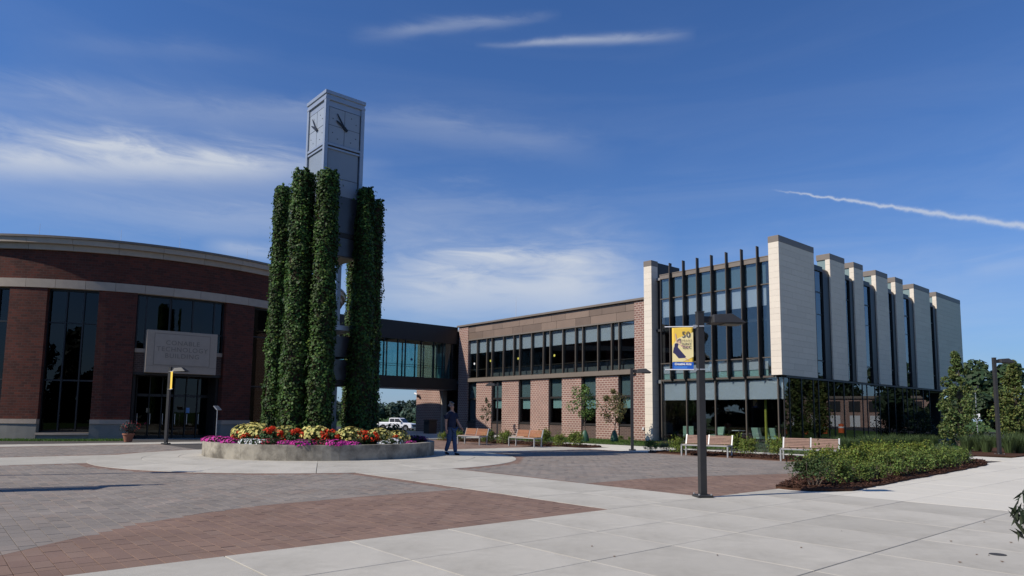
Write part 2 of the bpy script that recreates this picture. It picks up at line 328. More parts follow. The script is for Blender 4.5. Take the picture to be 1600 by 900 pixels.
M['yellow'] = mat('yellow', (.50, .48, .07), .6)
M['mint'] = mat('mint', (.42, .60, .45), .6)
M['terracotta'] = mat('terracotta', (.30, .12, .07), .8, var=.1, vscale=8)
M['skin'] = mat('skin', (.42, .24, .17), .55, spec=.3)
M['hair'] = mat('hair', (.20, .17, .145), .7, var=.3, vscale=60)
M['navy'] = mat('navy', (.022, .028, .055), .85, spec=.1, var=.15, vscale=12, bump=.3, bscale=25)
M['denim'] = mat('denim', (.045, .075, .15), .85, spec=.1, var=.2, vscale=14, bump=.3, bscale=25)
M['shoe'] = mat('shoe', (.015, .013, .012), .6)
M['flag_yellow'] = mat('flag_yellow', (.92, .62, .10), .8, spec=.15, var=.05, vscale=3)
M['flag_cream'] = mat('flag_cream', (.92, .78, .40), .8, spec=.15, var=.04, vscale=3)
M['flag_blue'] = mat('flag_blue', (.022, .12, .50), .8, spec=.15)
M['flag_sky'] = mat('flag_sky', (.06, .21, .62), .8, spec=.15)
M['ink'] = mat('ink', (.03, .04, .10), .8)
M['ink_grey'] = mat('ink_grey', (.42, .36, .24), .8)
M['dress'] = mat('dress', (.03, .03, .10), .8)
M['pale_skin'] = mat('pale_skin', (.66, .42, .32), .7)
M['white_print'] = mat('white_print', (.80, .80, .80), .7)
M['bag_green'] = mat('bag_green', (.035, .10, .055), .5, var=.15, vscale=6, bump=.3, bscale=12)
M['blue_sign'] = mat('blue_sign', (.12, .28, .55), .5)
M['orange'] = mat('orange', (.70, .13, .03), .6)
M['metal_white'] = mat('metal_white', (.62, .62, .62), .5)
M['lens'] = mat('lens', (.14, .135, .12), .6, spec=.1)
# ================================================================== GROUND
def terr(x, y):
    t = min(max((y - 66) / 26.0, 0), 1); return -0.03 - 0.95 * t * t * (3 - 2 * t)
gx = [-2500, -900, -300] + list(range(-140, 141, 10)) + [300, 900, 2500]; gy = [-2500, -600, -100, -40] + list(range(-20, 141, 4)) + [200, 400, 1000, 3500]
mb = MB()
mb.add([(x, y, terr(x, y)) for y in gy for x in gx], [(j * len(gx) + i, j * len(gx) + i + 1, (j + 1) * len(gx) + i + 1, (j + 1) * len(gx) + i) for j in range(len(gy) - 1) for i in range(len(gx) - 1)])
tag(mb.build('ground', M['grass']), kind='structure')
# parking lot behind the bridge
px_ = [-75, -50, -30, -15, 0, 12]; py_ = [70, 76, 82, 88, 94, 104, 118, 135]
mb = MB(); mb.add([(x, y, terr(x, y) + .012) for y in py_ for x in px_], [(j * 6 + i, j * 6 + i + 1, (j + 1) * 6 + i + 1, (j + 1) * 6 + i) for j in range(7) for i in range(5)])
tag(mb.build('parking_lot', M['asphalt']), kind='structure')
mb = MB(); mb.box(45, 130, 62, 96, -.2, -.012 + 0.0); tag(mb.build('side_road', M['asphalt']), kind='structure')

pave = MB()                                                     # bedding under slabs and pavers, in building axes
pave.prism([(-32, -48), (46, -48), (46, 14), (19, 14), (19, -3), (-32, -3)], -.15, -.020)
tag(pave.build('paving_bed', M['sand'], loc=O), kind='structure').rotation_euler = (0, 0, ROT)
walk = tag(empty('concrete_walk', O, ROT), kind='structure')
newwalk = tag(empty('concrete_path', O, ROT), kind='structure')
brickp = tag(empty('brick_paving', O, ROT), kind='structure')

CROWN = .07
def crown(x, y):                                                   # the circle round the planter rises gently to its middle
    return CROWN * min(1.0, max(0.0, (6.9 - math.hypot(x - rcx, y - rcy)) / 2.5))
RC = Vector((-6.7, 24.1, 0)); rcx, rcy = Lc(RC)
def slab(poly, par, mt, top=.004, gap=.006, lift=None):
    cx = sum(p[0] for p in poly) / len(poly); cy = sum(p[1] for p in poly) / len(poly)
    sh = []
    for x, y in poly:
        d = math.hypot(x - cx, y - cy); k = 1 - gap * 1.3 / max(d, .05); sh.append(((x - cx) * k, (y - cy) * k))
    b = MB(); n = len(sh); ch = .006                              # tooled edge: small chamfer
    inner = [(x * (1 - ch / max(.1, math.hypot(x, y))), y * (1 - ch / max(.1, math.hypot(x, y)))) for x, y in sh]
    a = sum(sh[i][0] * sh[(i + 1) % n][1] - sh[(i + 1) % n][0] * sh[i][1] for i in range(n))
    if a < 0: sh = sh[::-1]; inner = inner[::-1]
    b.add([(x, y, -.10) for x, y in sh] + [(x, y, -.004) for x, y in sh] + [(x, y, 0) for x, y in inner],
          [tuple(range(2 * n, 3 * n))] + [(i, (i + 1) % n, n + (i + 1) % n, n + i) for i in range(n)] + [(n + i, n + (i + 1) % n, 2 * n + (i + 1) % n, 2 * n + i) for i in range(n)])
    if lift: b.v = [(x, y, z + (lift(x + cx, y + cy) if z > -.05 else 0)) for x, y, z in b.v]
    o = b.build('slab', mt, par); o.location = (cx, cy, top + random.uniform(-.0015, .0015)); return o
# foreground band (joints measured off the photograph)
rows = [19.65, 21.0, 22.2, 23.88, 25.6, 27.4]
cross = [-26.4 + 1.43 * k for k in range(-6, 33)]
for i in range(len(rows) - 1):
    for j in range(len(cross) - 1):
        y0, y1 = cross[j], cross[j + 1]
        if y1 < -36 or (i >= 3 and y1 < -29): continue
        new = y0 >= -21.2
        if i == 0 and y0 > -3: continue
        slab([(rows[i], y0), (rows[i + 1], y0), (rows[i + 1], y1), (rows[i], y1)], newwalk if new else walk, M['new_concrete' if new else 'concrete'])
for j in range(14):                                              # wide new walk at the far right
    y0 = -9.3 + 1.43 * j
    for x0 in (27.4, 30.0, 32.6, 35.2): slab([(x0, y0), (x0 + 2.6, y0), (x0 + 2.6, y0 + 1.43), (x0, y0 + 1.43)], newwalk, M['new_concrete'])
for k in range(12):
    y0 = -3.35 + 1.43 * k; slab([(19.2, y0), (21.0, y0), (21.0, y0 + 1.43), (19.2, y0 + 1.43)], newwalk, M['new_concrete'])
for k in range(2): slab([(17.95, -3.35 + 1.4 * k), (19.2, -3.35 + 1.4 * k), (19.2, -1.95 + 1.4 * k), (17.95, -1.95 + 1.4 * k)], newwalk, M['new_concrete'])
# walk from the planter to the foreground
for x0 in [10.0 + 1.93 * k for k in range(5)]:
    x1 = min(x0 + 1.93, 19.65)
    for y0, y1 in ((-26.05, -24.65), (-24.65, -23.2)): slab([(x0, y0), (x1, y0), (x1, y1), (x0, y1)], walk, M['concrete'])
# cross walk left and right of the planter
for k in range(9):
    y1 = -27.3 - 1.9 * k; slab([(0.1, y1), (4.0, y1), (4.0, y1 - 1.9), (0.1, y1 - 1.9)], walk, M['concrete'])
for k in range(5):
    y0 = -20.0 + 1.9 * k; slab([(2.6, y0), (5.3, y0), (5.4, y0 + 1.9), (2.7, y0 + 1.9)], walk, M['concrete'])
# circle round the planter
for k in range(14):
    a0, a1 = 2 * PI * k / 14, 2 * PI * (k + 1) / 14
    for r0, r1 in ((1.0, 4.4), (4.4, 5.45), (5.45, 6.9)):
        pts = [(rcx + r0 * math.cos(a0 + (a1 - a0) * t / 6), rcy + r0 * math.sin(a0 + (a1 - a0) * t / 6)) for t in range(7)]
        pts += [(rcx + r1 * math.cos(a1 + (a0 - a1) * t / 6), rcy + r1 * math.sin(a1 + (a0 - a1) * t / 6)) for t in range(7)]
        slab(pts, walk, M['concrete'], top=.008, lift=crown)
# strip in front of the round building, path under the bridge, white path before the arts block
for k in range(8): slab([(-10.0, -22 - 2.2 * k), (-7.8, -22 - 2.2 * k), (-7.8, -24.2 - 2.2 * k), (-10.0, -24.2 - 2.2 * k)], walk, M['concrete'])
for i in range(7):
    for k in range(4): x0 = -31.5 + 3.2 * i; y0 = -12.4 + 3.1 * k; slab([(x0, y0), (x0 + 3.2, y0), (x0 + 3.2, y0 + 3.1), (x0, y0 + 3.1)], walk, M['concrete'])
for k in range(12): x0 = -0.5 + 1.55 * k; slab([(x0, -8.3), (x0 + 1.55, -8.3), (x0 + 1.55, -6.2), (x0, -6.2)], newwalk, M['new_concrete'])
slab([(4.8, -10.9), (6.6, -10.9), (6.6, -8.3), (4.6, -8.3)], newwalk, M['new_concrete']); slab([(6.6, -10.9), (8.9, -10.6), (8.6, -8.3), (6.6, -8.3)], newwalk, M['new_concrete'])
# manhole-like round cover
cv = MB(); c = G(1559, 867); cv.lathe([(.085, 0), (.085, .003)], 20); o = cv.build('utility_cover', M['asphalt'], loc=(c.x, c.y, .0045)); tag(o, 'small dark round cover set in the concrete at lower right', 'cover')

# ---- pavers (0.17 x 0.35, courses along x)
def interp(pts, y):
    for (y0, x0), (y1, x1) in zip(pts, pts[1:]):
        if y0 <= y <= y1: return x0 + (x1 - x0) * (y - y0) / (y1 - y0)
    return pts[0][1] if y < pts[0][0] else pts[-1][1]
ARC_L = [(-40, 21.5), (-35, 18.9), (-33.9, 18.2), (-32.5, 16.95), (-31.4, 16.3), (-30.4, 15.95), (-29.3, 15.85), (-27.9, 15.78), (-26, 15.85)]
ARC_R = [(-23.3, 16.45), (-21.2, 16.45), (-19.15, 16.9), (-16.3, 17.8), (-12, 19.0)]
def zone(x, y):
    """None outside the brick areas, else (is_red)"""
    rr = math.hypot(x - rcx, y - rcy)
    if rr < 6.75: return None
    ring = rr < 7.2
    if y < -25.9 and 3.9 < x < 19.75: return ring or x > interp(ARC_L, y) or y > -26.25 or x < 4.25
    if -23.35 < y < -10.9 and 5.2 < x < 19.75:
        lim = 17.0 + (-11.2 - y) / 9.5 * 2.7
        if x > lim + .15: return None
        return ring or x > interp(ARC_R, y) or y < -23.0 or y > -11.3 or x < 5.6 or x > lim - .3
    if y < -25.9 and -7.9 < x < .2: return ring or x > -.25 or x < -7.3
    if -21 < y < -11 and -7.9 < x < 2.75: return True
    return None
PW, PL = .172, .345
camL = Lc((0, 0, 0)); cell = []
EDGE = 19.65 - .35
for j in range(int(-41 / PW), int(-10.5 / PW)):
    y = j * PW + PW / 2
    for i in range(int(-8.2 / PL), int(19.9 / PL) + 1):
        x = i * PL + (PL / 2 if j % 2 else 0); l = PL
        if y < -25.9 and x > 3:                                  # cut pieces against the soldier course
            if x - PL / 2 > EDGE - .03: continue
            if x + PL / 2 > EDGE: l = EDGE - (x - PL / 2); x = EDGE - l / 2
        z = zone(x, y)
        if z is None: continue
        cell.append((x, y, l, PW, z))
for j in range(int(-41 / PW), int(-26.05 / PW)):                     # soldier course along the walk
    cell.append((19.65 - .174, j * PW + PW / 2, PL, PW, True))
def in_view(x, y):
    w = W(x, y); d = Vector((w.x, w.y, -EYE)); f = d.dot(cF)
    if f < 2: return False
    u, v = 800 + F_PX * d.dot(cR) / f, CY - F_PX * d.dot(cU) / f
    return -40 < u < 1640 and v < 925
cell = [c for c in cell if in_view(c[0], c[1])]
cell.sort(key=lambda c: (c[0] - camL[0]) ** 2 + (c[1] - camL[1]) ** 2)
GREY = [(0.237, 0.204, 0.176), (0.227, 0.198, 0.172), (0.248, 0.213, 0.182), (0.218, 0.192, 0.168), (0.253, 0.209, 0.176), (0.233, 0.203, 0.176)]
RED = [(0.217, 0.143, 0.109), (0.207, 0.137, 0.105), (0.226, 0.149, 0.112), (0.201, 0.133, 0.104), (0.221, 0.150, 0.116), (0.212, 0.138, 0.105)]
def paver_geo(x, y, l, w, dz=0.0, ch=.0015):
    a, b = l / 2 - .003, w / 2 - .003; c, d = a - ch, b - ch
    v = [(x - a, y - b, -.05), (x + a, y - b, -.05), (x + a, y + b, -.05), (x - a, y + b, -.05),
         (x - a, y - b, dz - .004), (x + a, y - b, dz - .004), (x + a, y + b, dz - .004), (x - a, y + b, dz - .004),
         (x - c, y - d, dz), (x + c, y - d, dz), (x + c, y + d, dz), (x - c, y + d, dz)]
    f = [(8, 9, 10, 11)] + [(k, (k + 1) % 4, 4 + (k + 1) % 4, 4 + k) for k in range(4)] + [(4 + k, 4 + (k + 1) % 4, 8 + (k + 1) % 4, 8 + k) for k in range(4)]
    return v, f
def setcol(me, cols):
    at = me.color_attributes.new('Col', 'FLOAT_COLOR', 'POINT'); a = np.ones((len(me.vertices), 4), dtype=np.float32); a[:, :3] = cols; at.data.foreach_set('color', a.ravel())
pm = {}
for kind, pal in ((False, GREY), (True, RED)):
    for q, c in enumerate(pal):
        v, f = paver_geo(0, 0, PL, PW); me = bpy.data.meshes.new('paver'); me.from_pydata(v, [], f); me.update(); me.materials.append(M['paver']); setcol(me, np.array(c)); pm[(kind, q)] = me
def crosses(c): arc_ = ARC_L if c[1] < -25.9 else ARC_R; return abs(interp(arc_, c[1]) - c[0]) < PL * .6
near_c = [c for c in cell if abs(c[2] - PL) < .001 and not crosses(c)][:290]; nset = set(near_c)
for x, y, l, w, red in near_c:
    o = link('paver', pm[(bool(red), random.randrange(6))], brickp); o.location = (x, y, random.uniform(-.002, .001))
vv, ff, cc = [], [], []
def cut_piece(poly, red):
    n = len(poly); cx = sum(p[0] for p in poly) / n; cy = sum(p[1] for p in poly) / n; b = len(vv); dz = random.uniform(-.002, .001)
    pl_ = [(px + (.003 if px < cx else -.003), py + (.003 if py < cy else -.003)) for px, py in poly]
    vv.extend([(px, py, -.05) for px, py in pl_] + [(px, py, dz) for px, py in pl_])
    ff.append(tuple(b + n + i for i in range(n))); ff.extend((b + i, b + (i + 1) % n, b + n + (i + 1) % n, b + n + i) for i in range(n))
    c = random.choice(RED if red else GREY); cc.extend([c] * (2 * n))
for x, y, l, w, red in [c for c in cell if c not in nset]:
    arc_ = ARC_L if y < -25.9 else ARC_R
    if x > 14 and y < -11.6:
        b0, b1 = interp(arc_, y - w / 2), interp(arc_, y + w / 2); lo, hi = x - l / 2, x + l / 2
        if (lo + .02 < b0 < hi - .02) and (lo + .02 < b1 < hi - .02):
            cut_piece([(lo, y - w / 2), (b0, y - w / 2), (b1, y + w / 2), (lo, y + w / 2)], False); cut_piece([(b0, y - w / 2), (hi, y - w / 2), (hi, y + w / 2), (b1, y + w / 2)], True); continue
    v, f = paver_geo(x, y, l, w, random.uniform(-.0025, .001)); b = len(vv); vv += v; ff += [tuple(b + i for i in q) for q in f]
    c = random.choice(RED if red else GREY); k = random.uniform(.93, 1.07); cc += [(c[0] * k, c[1] * k, c[2] * k)] * 12
me = bpy.data.meshes.new('paver_field'); me.from_pydata(vv, [], ff); me.update(); me.materials.append(M['paver']); setcol(me, np.array(cc))
tag(link('paver_field', me, brickp), kind='stuff')

# ---- planting beds
def bed(name, poly, h, mt, parent=None):
    """mulch mound: polygon with a feathered rim"""
    n = len(poly); cx = sum(p[0] for p in poly) / n; cy = sum(p[1] for p in poly) / n
    b = MB(); ring = []
    pts = []
    for i in range(n):
        (x0, y0), (x1, y1) = poly[i], poly[(i + 1) % n]; m_ = max(1, int(math.hypot(x1 - x0, y1 - y0) / .35))
        for k in range(m_): t = k / m_; pts.append((x0 + (x1 - x0) * t + random.uniform(-.04, .04), y0 + (y1 - y0) * t + random.uniform(-.04, .04)))
    bm = bmesh.new(); vs_ = [bm.verts.new((x, y, .006)) for x, y in pts]; f = bm.faces.new(vs_)
    r = bmesh.ops.inset_region(bm, faces=[f], thickness=.16, depth=0.0, use_even_offset=True)
    inner = set(f.verts)
    for v in inner: v.co.z = h * random.uniform(.7, 1.2)
    low = [bm.verts.new((x, y, -.05)) for x, y in pts]
    for i in range(len(pts)): bm.faces.new((low[i], low[(i + 1) % len(pts)], vs_[(i + 1) % len(pts)], vs_[i]))
    bmesh.ops.triangulate(bm, faces=[f]); bmesh.ops.recalc_face_normals(bm, faces=bm.faces)
    me = bpy.data.meshes.new(name); bm.to_mesh(me); bm.free(); me.materials.append(mt)
    o = link(name, me); o.location = O; o.rotation_euler = (0, 0, ROT); tag(o, kind='structure'); return o
BED_R = [(8.7, -10.9), (12, -10.95), (17.0, -11.1), (18.2, -16.4), (19.6, -20.55), (20.35, -20.55), (20.85, -19.7), (20.65, -17), (20.3, -11), (20.0, -7), (19.2, -4.2), (17.6, -3.6), (17.4, -8.35), (8.7, -8.45)]
BED_W = [(-7, -11.0), (1.5, -11.0), (3.2, -10.5), (4.4, -9.2), (3.8, -8.4), (0, -8.4), (-7, -8.4)]
bed('mulch_bed', BED_R, .055, M['mulch']); bed('mulch_bed', BED_W, .055, M['mulch'])
bed('mulch_bed', [(1.3, -1.6), (9.4, -1.6), (10.6, 0), (10.6, 24), (9.35, 24), (9.35, .05), (1.3, .05)], .03, M['mulch'])
bed('mulch_bed', [(15.5, -3.2), (17.8, -3.0), (17.9, -.4), (19.1, .6), (19.15, 8), (19.1, 13.8), (16, 13.8), (15.5, 4)], .04, M['mulch'])
def inside(x, y, poly):
    r = False; n = len(poly)
    for i in range(n):
        (x0, y0), (x1, y1) = poly[i], poly[(i + 1) % n]
        if (y0 > y) != (y1 > y) and x < (x1 - x0) * (y - y0) / (y1 - y0) + x0: r = not r
    return r
def chips(poly, count, name):
    xs = [p[0] for p in poly]; ys = [p[1] for p in poly]; P = []
    while len(P) < count:
        x, y = random.uniform(min(xs) - .1, max(xs) + .1), random.uniform(min(ys) - .1, max(ys) + .1)
        if inside(x, y, poly): P.append((x, y))
    v, f, c = [], [], []
    for x, y in P:
        a = random.uniform(0, PI); l, w = random.uniform(.03, .075), random.uniform(.008, .018); t = random.uniform(-.35, .35); z = .068 + random.uniform(-.01, .02); b = len(v)
        ca, sa = math.cos(a), math.sin(a)
        v += [(x - ca * l - sa * w, y - sa * l + ca * w, z - t * l), (x - ca * l + sa * w, y - sa * l - ca * w, z - t * l), (x + ca * l + sa * w, y + sa * l - ca * w, z + t * l), (x + ca * l - sa * w, y + sa * l + ca * w, z + t * l), (x, y, z - .04)]
        f += [(b, b + 1, b + 2, b + 3), (b, b + 1, b + 4), (b + 2, b + 3, b + 4)]; k = random.uniform(.4, 1.5); c += [(.085 * k, .04 * k, .025 * k)] * 5
    me = bpy.data.meshes.new(name); me.from_pydata(v, [], f); me.update(); me.materials.append(M['chip']); setcol(me, np.array(c))
    o = link(name, me); o.location = O; o.rotation_euler = (0, 0, ROT); return tag(o, 'loose dark brown bark chips covering the planting bed', 'mulch', kind='stuff')
chips([p for p in BED_R], 9000, 'bark_chips'); chips(BED_W, 2500, 'bark_chips')
def grass_patch(rects, per_m2, h, name, label, c=(.075, .135, .028)):
    v, f, cl_ = [], [], []
    for x0, x1, y0, y1 in rects:
        for _ in range(int((x1 - x0) * (y1 - y0) * per_m2)):
            x, y = random.uniform(x0, x1), random.uniform(y0, y1); a = random.uniform(0, 2 * PI); w = .012; hh = h * random.uniform(.6, 1.3); b = len(v); lx, ly = random.gauss(0, .35) * hh, random.gauss(0, .35) * hh
            v += [(x - math.cos(a) * w, y - math.sin(a) * w, -.03), (x + math.cos(a) * w, y + math.sin(a) * w, -.03), (x + lx, y + ly, hh)]; f.append((b, b + 1, b + 2)); k = random.uniform(.65, 1.4); cl_ += [(c[0] * k * random.uniform(.8, 1.3), c[1] * k, c[2] * k)] * 3
    me = bpy.data.meshes.new(name); me.from_pydata(v, [], f); me.update(); me.materials.append(M['leaf']); setcol(me, np.array(cl_))
    o = link(name, me); o.location = O; o.rotation_euler = (0, 0, ROT); return tag(o, label, 'grass', kind='stuff')
grass_patch([(-8, 8.5, -6.1, .3)], 130, .09, 'lawn', 'short green lawn between the path and the brick wing')
grass_patch([(10.7, 15.4, -6.1, 12)], 60, .12, 'lawn', 'rough grass beside the dark glass side of the arts block')

# ================================================================== BRICK WING
bx, by = -13.5, .6
wing = empty('brick_wing', W(bx, by), ROT, 'two storey pinkish brick wing with bronze fascia and long upper window band', 'building')
def mbw(): return MB(bx, by, 0)
YW = .6
WIN = [(-19.3, -18.06), (-16.05, -14.72), (-12.72, -11.34), (-9.36, -7.97), (-6.05, -4.67), (-2.68, -1.46)]
edges = [-20.62] + [e for w_ in WIN for e in w_] + [0.0]
for i in range(0, len(edges), 2):
    a, b = edges[i], edges[i + 1]
    mbw().box(a, b, YW, YW + .38, 0, 4.30).build('brick_pier', M['brick'], wing)
mbw().box(-27.15, -23.25, YW, YW + .38, -.1, 9.15).build('brick_pier', M['brick'], wing)
mbw().box(-23.25, -22.95, YW + .05, YW + .5, -.1, 3.6).build('door_jamb', M['stone'], wing)
mbw().box(-20.62, -19.3, YW, YW + .38, 4.30, 9.12).build('brick_strip', M['brick'], wing)
mbw().box(-1.28, 0.0, YW, YW + .38, 4.30, 9.12).build('brick_strip', M['brick'], wing)
mbw().box(-27.15, -26.8, YW + .38, 18, -.1, 9.1).build('end_wall', M['brick'], wing)
mbw().box(-26.8, 0, 17.7, 18, 0, 9.1).build('rear_wall', M['brick'], wing)
mbw().box(-26.8, .1, YW + .38, 17.7, 8.85, 9.0).build('roof', M['roof'], wing)
mbw().box(-26.8, -.05, YW + .6, 17.6, 4.25, 4.5).build('floor_slab', M['interior_mid'], wing)
mbw().box(-26.8, -.05, YW + .6, 17.6, -.05, .05).build('ground_floor', M['interior'], wing)
mbw().box(-22.7, -.05, 5.6, 5.75, .05, 4.25).build('inner_wall', M['interior'], wing)
mbw().box(-22.7, -.05, 6.6, 6.75, 4.5, 8.85).build('inner_wall', M['interior'], wing)
# cap, fascia panels, sill band
mbw().box(-20.8, .0, YW - .14, YW + .5, 9.12, 9.27).build('roof_cap', M['cap_bronze'], wing, bevel=.01)
mbw().box(-27.25, -23.4, YW - .14, YW + .5, 9.15, 9.30).build('roof_cap', M['cap_bronze'], wing, bevel=.01)
mbw().box(-19.3, -1.28, YW + .1, YW + .36, 7.84, 9.12).build('fascia_backing', M['dark_bronze'], wing)
for z0, z1, st in ((7.97, 8.51, 0), (8.53, 9.08, 1)):
    x = -19.28; k = st
    while x < -1.3:
        w_ = [1.95, 1.45, 2.35, 1.2, 2.1, 1.65][k % 6] * (.62 if x == -19.28 and st else 1); x1 = min(x + w_, -1.29)
        if -1.29 - x1 < .5: x1 = -1.29
        o = mbw().box(x, x1 - .018, YW + .04, YW + .1, z0, z1).build('fascia_panel', M['copper'], wing); x = x1; k += 1
mbw().box(-19.3, -1.28, YW - .03, YW + .16, 7.85, 7.955).build('window_head', M['cap_bronze'], wing)
mbw().box(-19.05, -1.2, YW - .16, YW + .3, 4.302, 4.60).build('sill_band', M['cap_bronze'], wing, bevel=.008)
# upper glazing
MUL = [-19.3, -18.06, -16.76, -16.1, -14.64, -13.38, -12.66, -11.29, -9.98, -9.26, -7.92, -6.64, -5.94, -4.51, -3.27, -2.62, -1.28]
shade_b = {0: 6.72}
for i in range(len(MUL) - 1):
    a, b = MUL[i] + .03, MUL[i + 1] - .03
    p = mbw().box(a, b, YW + .14, YW + .155, 4.62, 7.84).build('pane', M['glass'], wing)
    mbw().box(a + .01, b - .01, YW + .24, YW + .25, 6.72 + random.uniform(-.02, .02), 7.84).build('roller_shade', M['shade'], p)
for x in MUL[1:-1]: mbw().box(x - .035, x + .035, YW + .0, YW + .2, 4.61, 7.845).build('mullion', M['bronze'], wing)
mbw().box(-19.29, -1.29, YW + .165, YW + .2, 5.32, 5.36).build('transom', M['bronze'], wing)
mbw().box(-19.29, -1.29, YW + .06, YW + .2, 4.603, 4.66).build('frame_sill', M['bronze'], wing)
mbw().box(-19.2, -1.4, 2.6, 2.64, 4.5, 5.45).build('guard_panel', M['flag_blue'] if False else M['interior_mid'], wing)
for x, c in ((-18.55, 'white_print'), (-16.4, 'yellow'), (-12.95, 'yellow'), (-8.9, 'yellow')):   # round stickers on the panes
    mbw().tube((x, YW + .132, 5.98 if x > -18 else 5.85), (x, YW + .139, 5.98 if x > -18 else 5.85), .095, n=14).build('sticker', M[c], wing)
# lower windows
for i, (a, b) in enumerate(WIN):
    w_ = mbw().box(a, a + .07, YW + .13, YW + .3, .96, 4.3).box(b - .07, b, YW + .13, YW + .3, .96, 4.3).box(a + .07, b - .07, YW + .13, YW + .3, .96, 1.03).box(a + .07, b - .07, YW + .12, YW + .3, 2.80, 2.94).box(a + .07, b - .07, YW + .13, YW + .3, 4.22, 4.3).build('window', M['dark_bronze'], wing)
    mbw().box(a + .07, b - .07, YW + .2, YW + .215, 1.03, 2.8).build('pane', M['glass'], w_)
    mbw().box(a + .07, b - .07, YW + .2, YW + .215, 2.94, 4.22).build('pane', M['glass'], w_)
    mbw().box(a + .08, b - .08, YW + .29, YW + .296, 2.95, 4.21).build('spandrel', M['spandrel'], w_)
    if i: mbw().box(a + .22, b - .075, YW + .30, YW + .306, 2.07 + (.03 if i % 2 else -.02), 2.80).build('roller_shade', M['teal_shade'], w_)
    else: mbw().box(a + .08, b - .075, YW + .30, YW + .306, 1.1, 2.80).build('roller_shade', M['spandrel'], w_)
    mbw().box(a, b, YW + .1, YW + .36, 0, .89).build('window_apron', M['dark_brick'], wing)
    mbw().box(a, b, YW + .05, YW + .36, .89, .958).build('window_sill', M['dark_bronze'], wing)
ant = MB(); c = G(785, 474, 9.3); ant.tube((0, 0, 0), (0, 0, 2.6), .022, .008, 6); ant.tube((0, 0, .0), (0, 0, .25), .05, .05, 8)
o = ant.build('roof_antenna', M['metal_white'], loc=W(-16.1, 3.2, 9.0)); tag(o, 'thin pale antenna rod standing on the roof of the brick wing', 'antenna')
fl = mbw().box(-.62, -.5, YW - .1, YW, 2.05 - 1.35, 2.2 - 1.35).build('wall_outlet', M['metal_white'], wing)

# ================================================================== GLASS BRIDGE
XB = -20.8; gx0, gy0 = -22.1, -5
bridge = empty('glass_bridge', W(gx0, gy0), ROT, 'dark bronze enclosed footbridge with teal glass joining the two buildings', 'bridge')
def mbb(): return MB(gx0, gy0, 0)
Y0, Y1 = -11.6, .59
for xa, xb in ((XB - .25, XB), (-23.45, -23.2)):
    mbb().box(xa, xb, Y0, Y1, 7.65, 9.14).build('fascia', M['dark_bronze'], bridge)
    mbb().box(xa, xb, Y0, Y1, 3.65, 4.62).build('fascia', M['dark_bronze'], bridge)
mbb().box(-23.2, XB - .25, Y0, Y1, 8.3, 8.9).build('roof', M['roof'], bridge)
mbb().box(-23.2, XB - .25, Y0, Y1, 4.3, 4.6).build('floor', M['interior_mid'], bridge)
mbb().box(-23.2, XB - .25, Y0, Y1, 3.66, 3.75).build('soffit', M['metal_white'], bridge)
BM_ = [-9.9, -8.3, -6.65, -5.35, -4.62, -3.08, -1.79, -.9, .09, .56]
for xs, side in ((XB - .16, 1), (-23.32, 0)):
    off = 0 if side else .37
    ys = [Y0] + [y - off for y in BM_[:-1]] + [.58]
    for a, b in zip(ys, ys[1:]): mbb().box(xs, xs + .012, a + .03, b - .03, 4.63, 7.64).build('pane', M['bridge_glass'], bridge)
    for y in ys[1:-1]: mbb().box(xs - .06, xs + .09, y - .03, y + .03, 4.621, 7.649).build('mullion', M['black_metal'], bridge)
for z in (5.45, 5.62): mbb().box(XB - .4, XB - .36, Y0, Y1, z, z + .03).build('handrail', M['black_metal'], bridge)
mbb().box(-23.1, XB - .3, -.1, .0, 4.6, 8.3).build('door_wall', M['interior_mid'], bridge)
mbb().box(XB - 2.0, XB - 1.1, -.14, -.1, 4.62, 6.9).build('inner_door', M['teal_shade'], bridge)
o = mbb().tube((XB - .135, -4.0, 6.05), (XB - .13, -4.0, 6.05), .11, n=14).build('sticker', M['ink'], bridge)

# ================================================================== ARTS BLOCK
ax, ay = 4.9, .22
arts = empty('arts_block', W(ax, ay), ROT, 'modern building with pale panel walls, black fins and tall dark glazing', 'building')
def mba(): return MB(ax, ay, 0)
# left wing wall
wl_ = mba().box(.02, .58, .02, .64, 0, 11.12).build('wing_wall', M['backing'], arts)
rowz = [0.02] + [.02 + .3365 * k for k in range(1, 34)]
def clad(parent, plane, a0, a1, at, z0, z1, nrow, seams, th=.02, sign=-1):
    """thin panels with open joints; plane 'y': face at y=at spanning x; plane 'x': face at x=at spanning y"""
    dz = (z1 - z0) / nrow
    for r in range(nrow):
        cuts = [a0] + sorted(s for s in seams[r % len(seams)] if a0 + .2 < s < a1 - .2) + [a1]
        for p, q in zip(cuts, cuts[1:]):
            b = mba(); j = .0035
            if plane == 'y': b.box(p + (j if p > a0 else 0), q - (j if q < a1 else 0), at, at + th, z0 + dz * r + j, z0 + dz * (r + 1) - j)
            else: b.box(at - th, at, p + (j if p > a0 else 0), q - (j if q < a1 else 0), z0 + dz * r + j, z0 + dz * (r + 1) - j)
            b.build('panel', M['panel'], parent)
clad(wl_, 'y', 0, .6, 0, .05, 11.12, 27, [[]])
clad(wl_, 'x', .02, .65, .6, .05, 11.12, 27, [[]])
mba().box(-.01, .61, -.01, .68, 11.12, 11.48).build('wall_cap', M['cap_bronze'], arts, bevel=.008)
mba().box(.05, .55, .69, 3.1, 9.0, 11.42).build('roof_screen', M['dark_bronze'], arts)
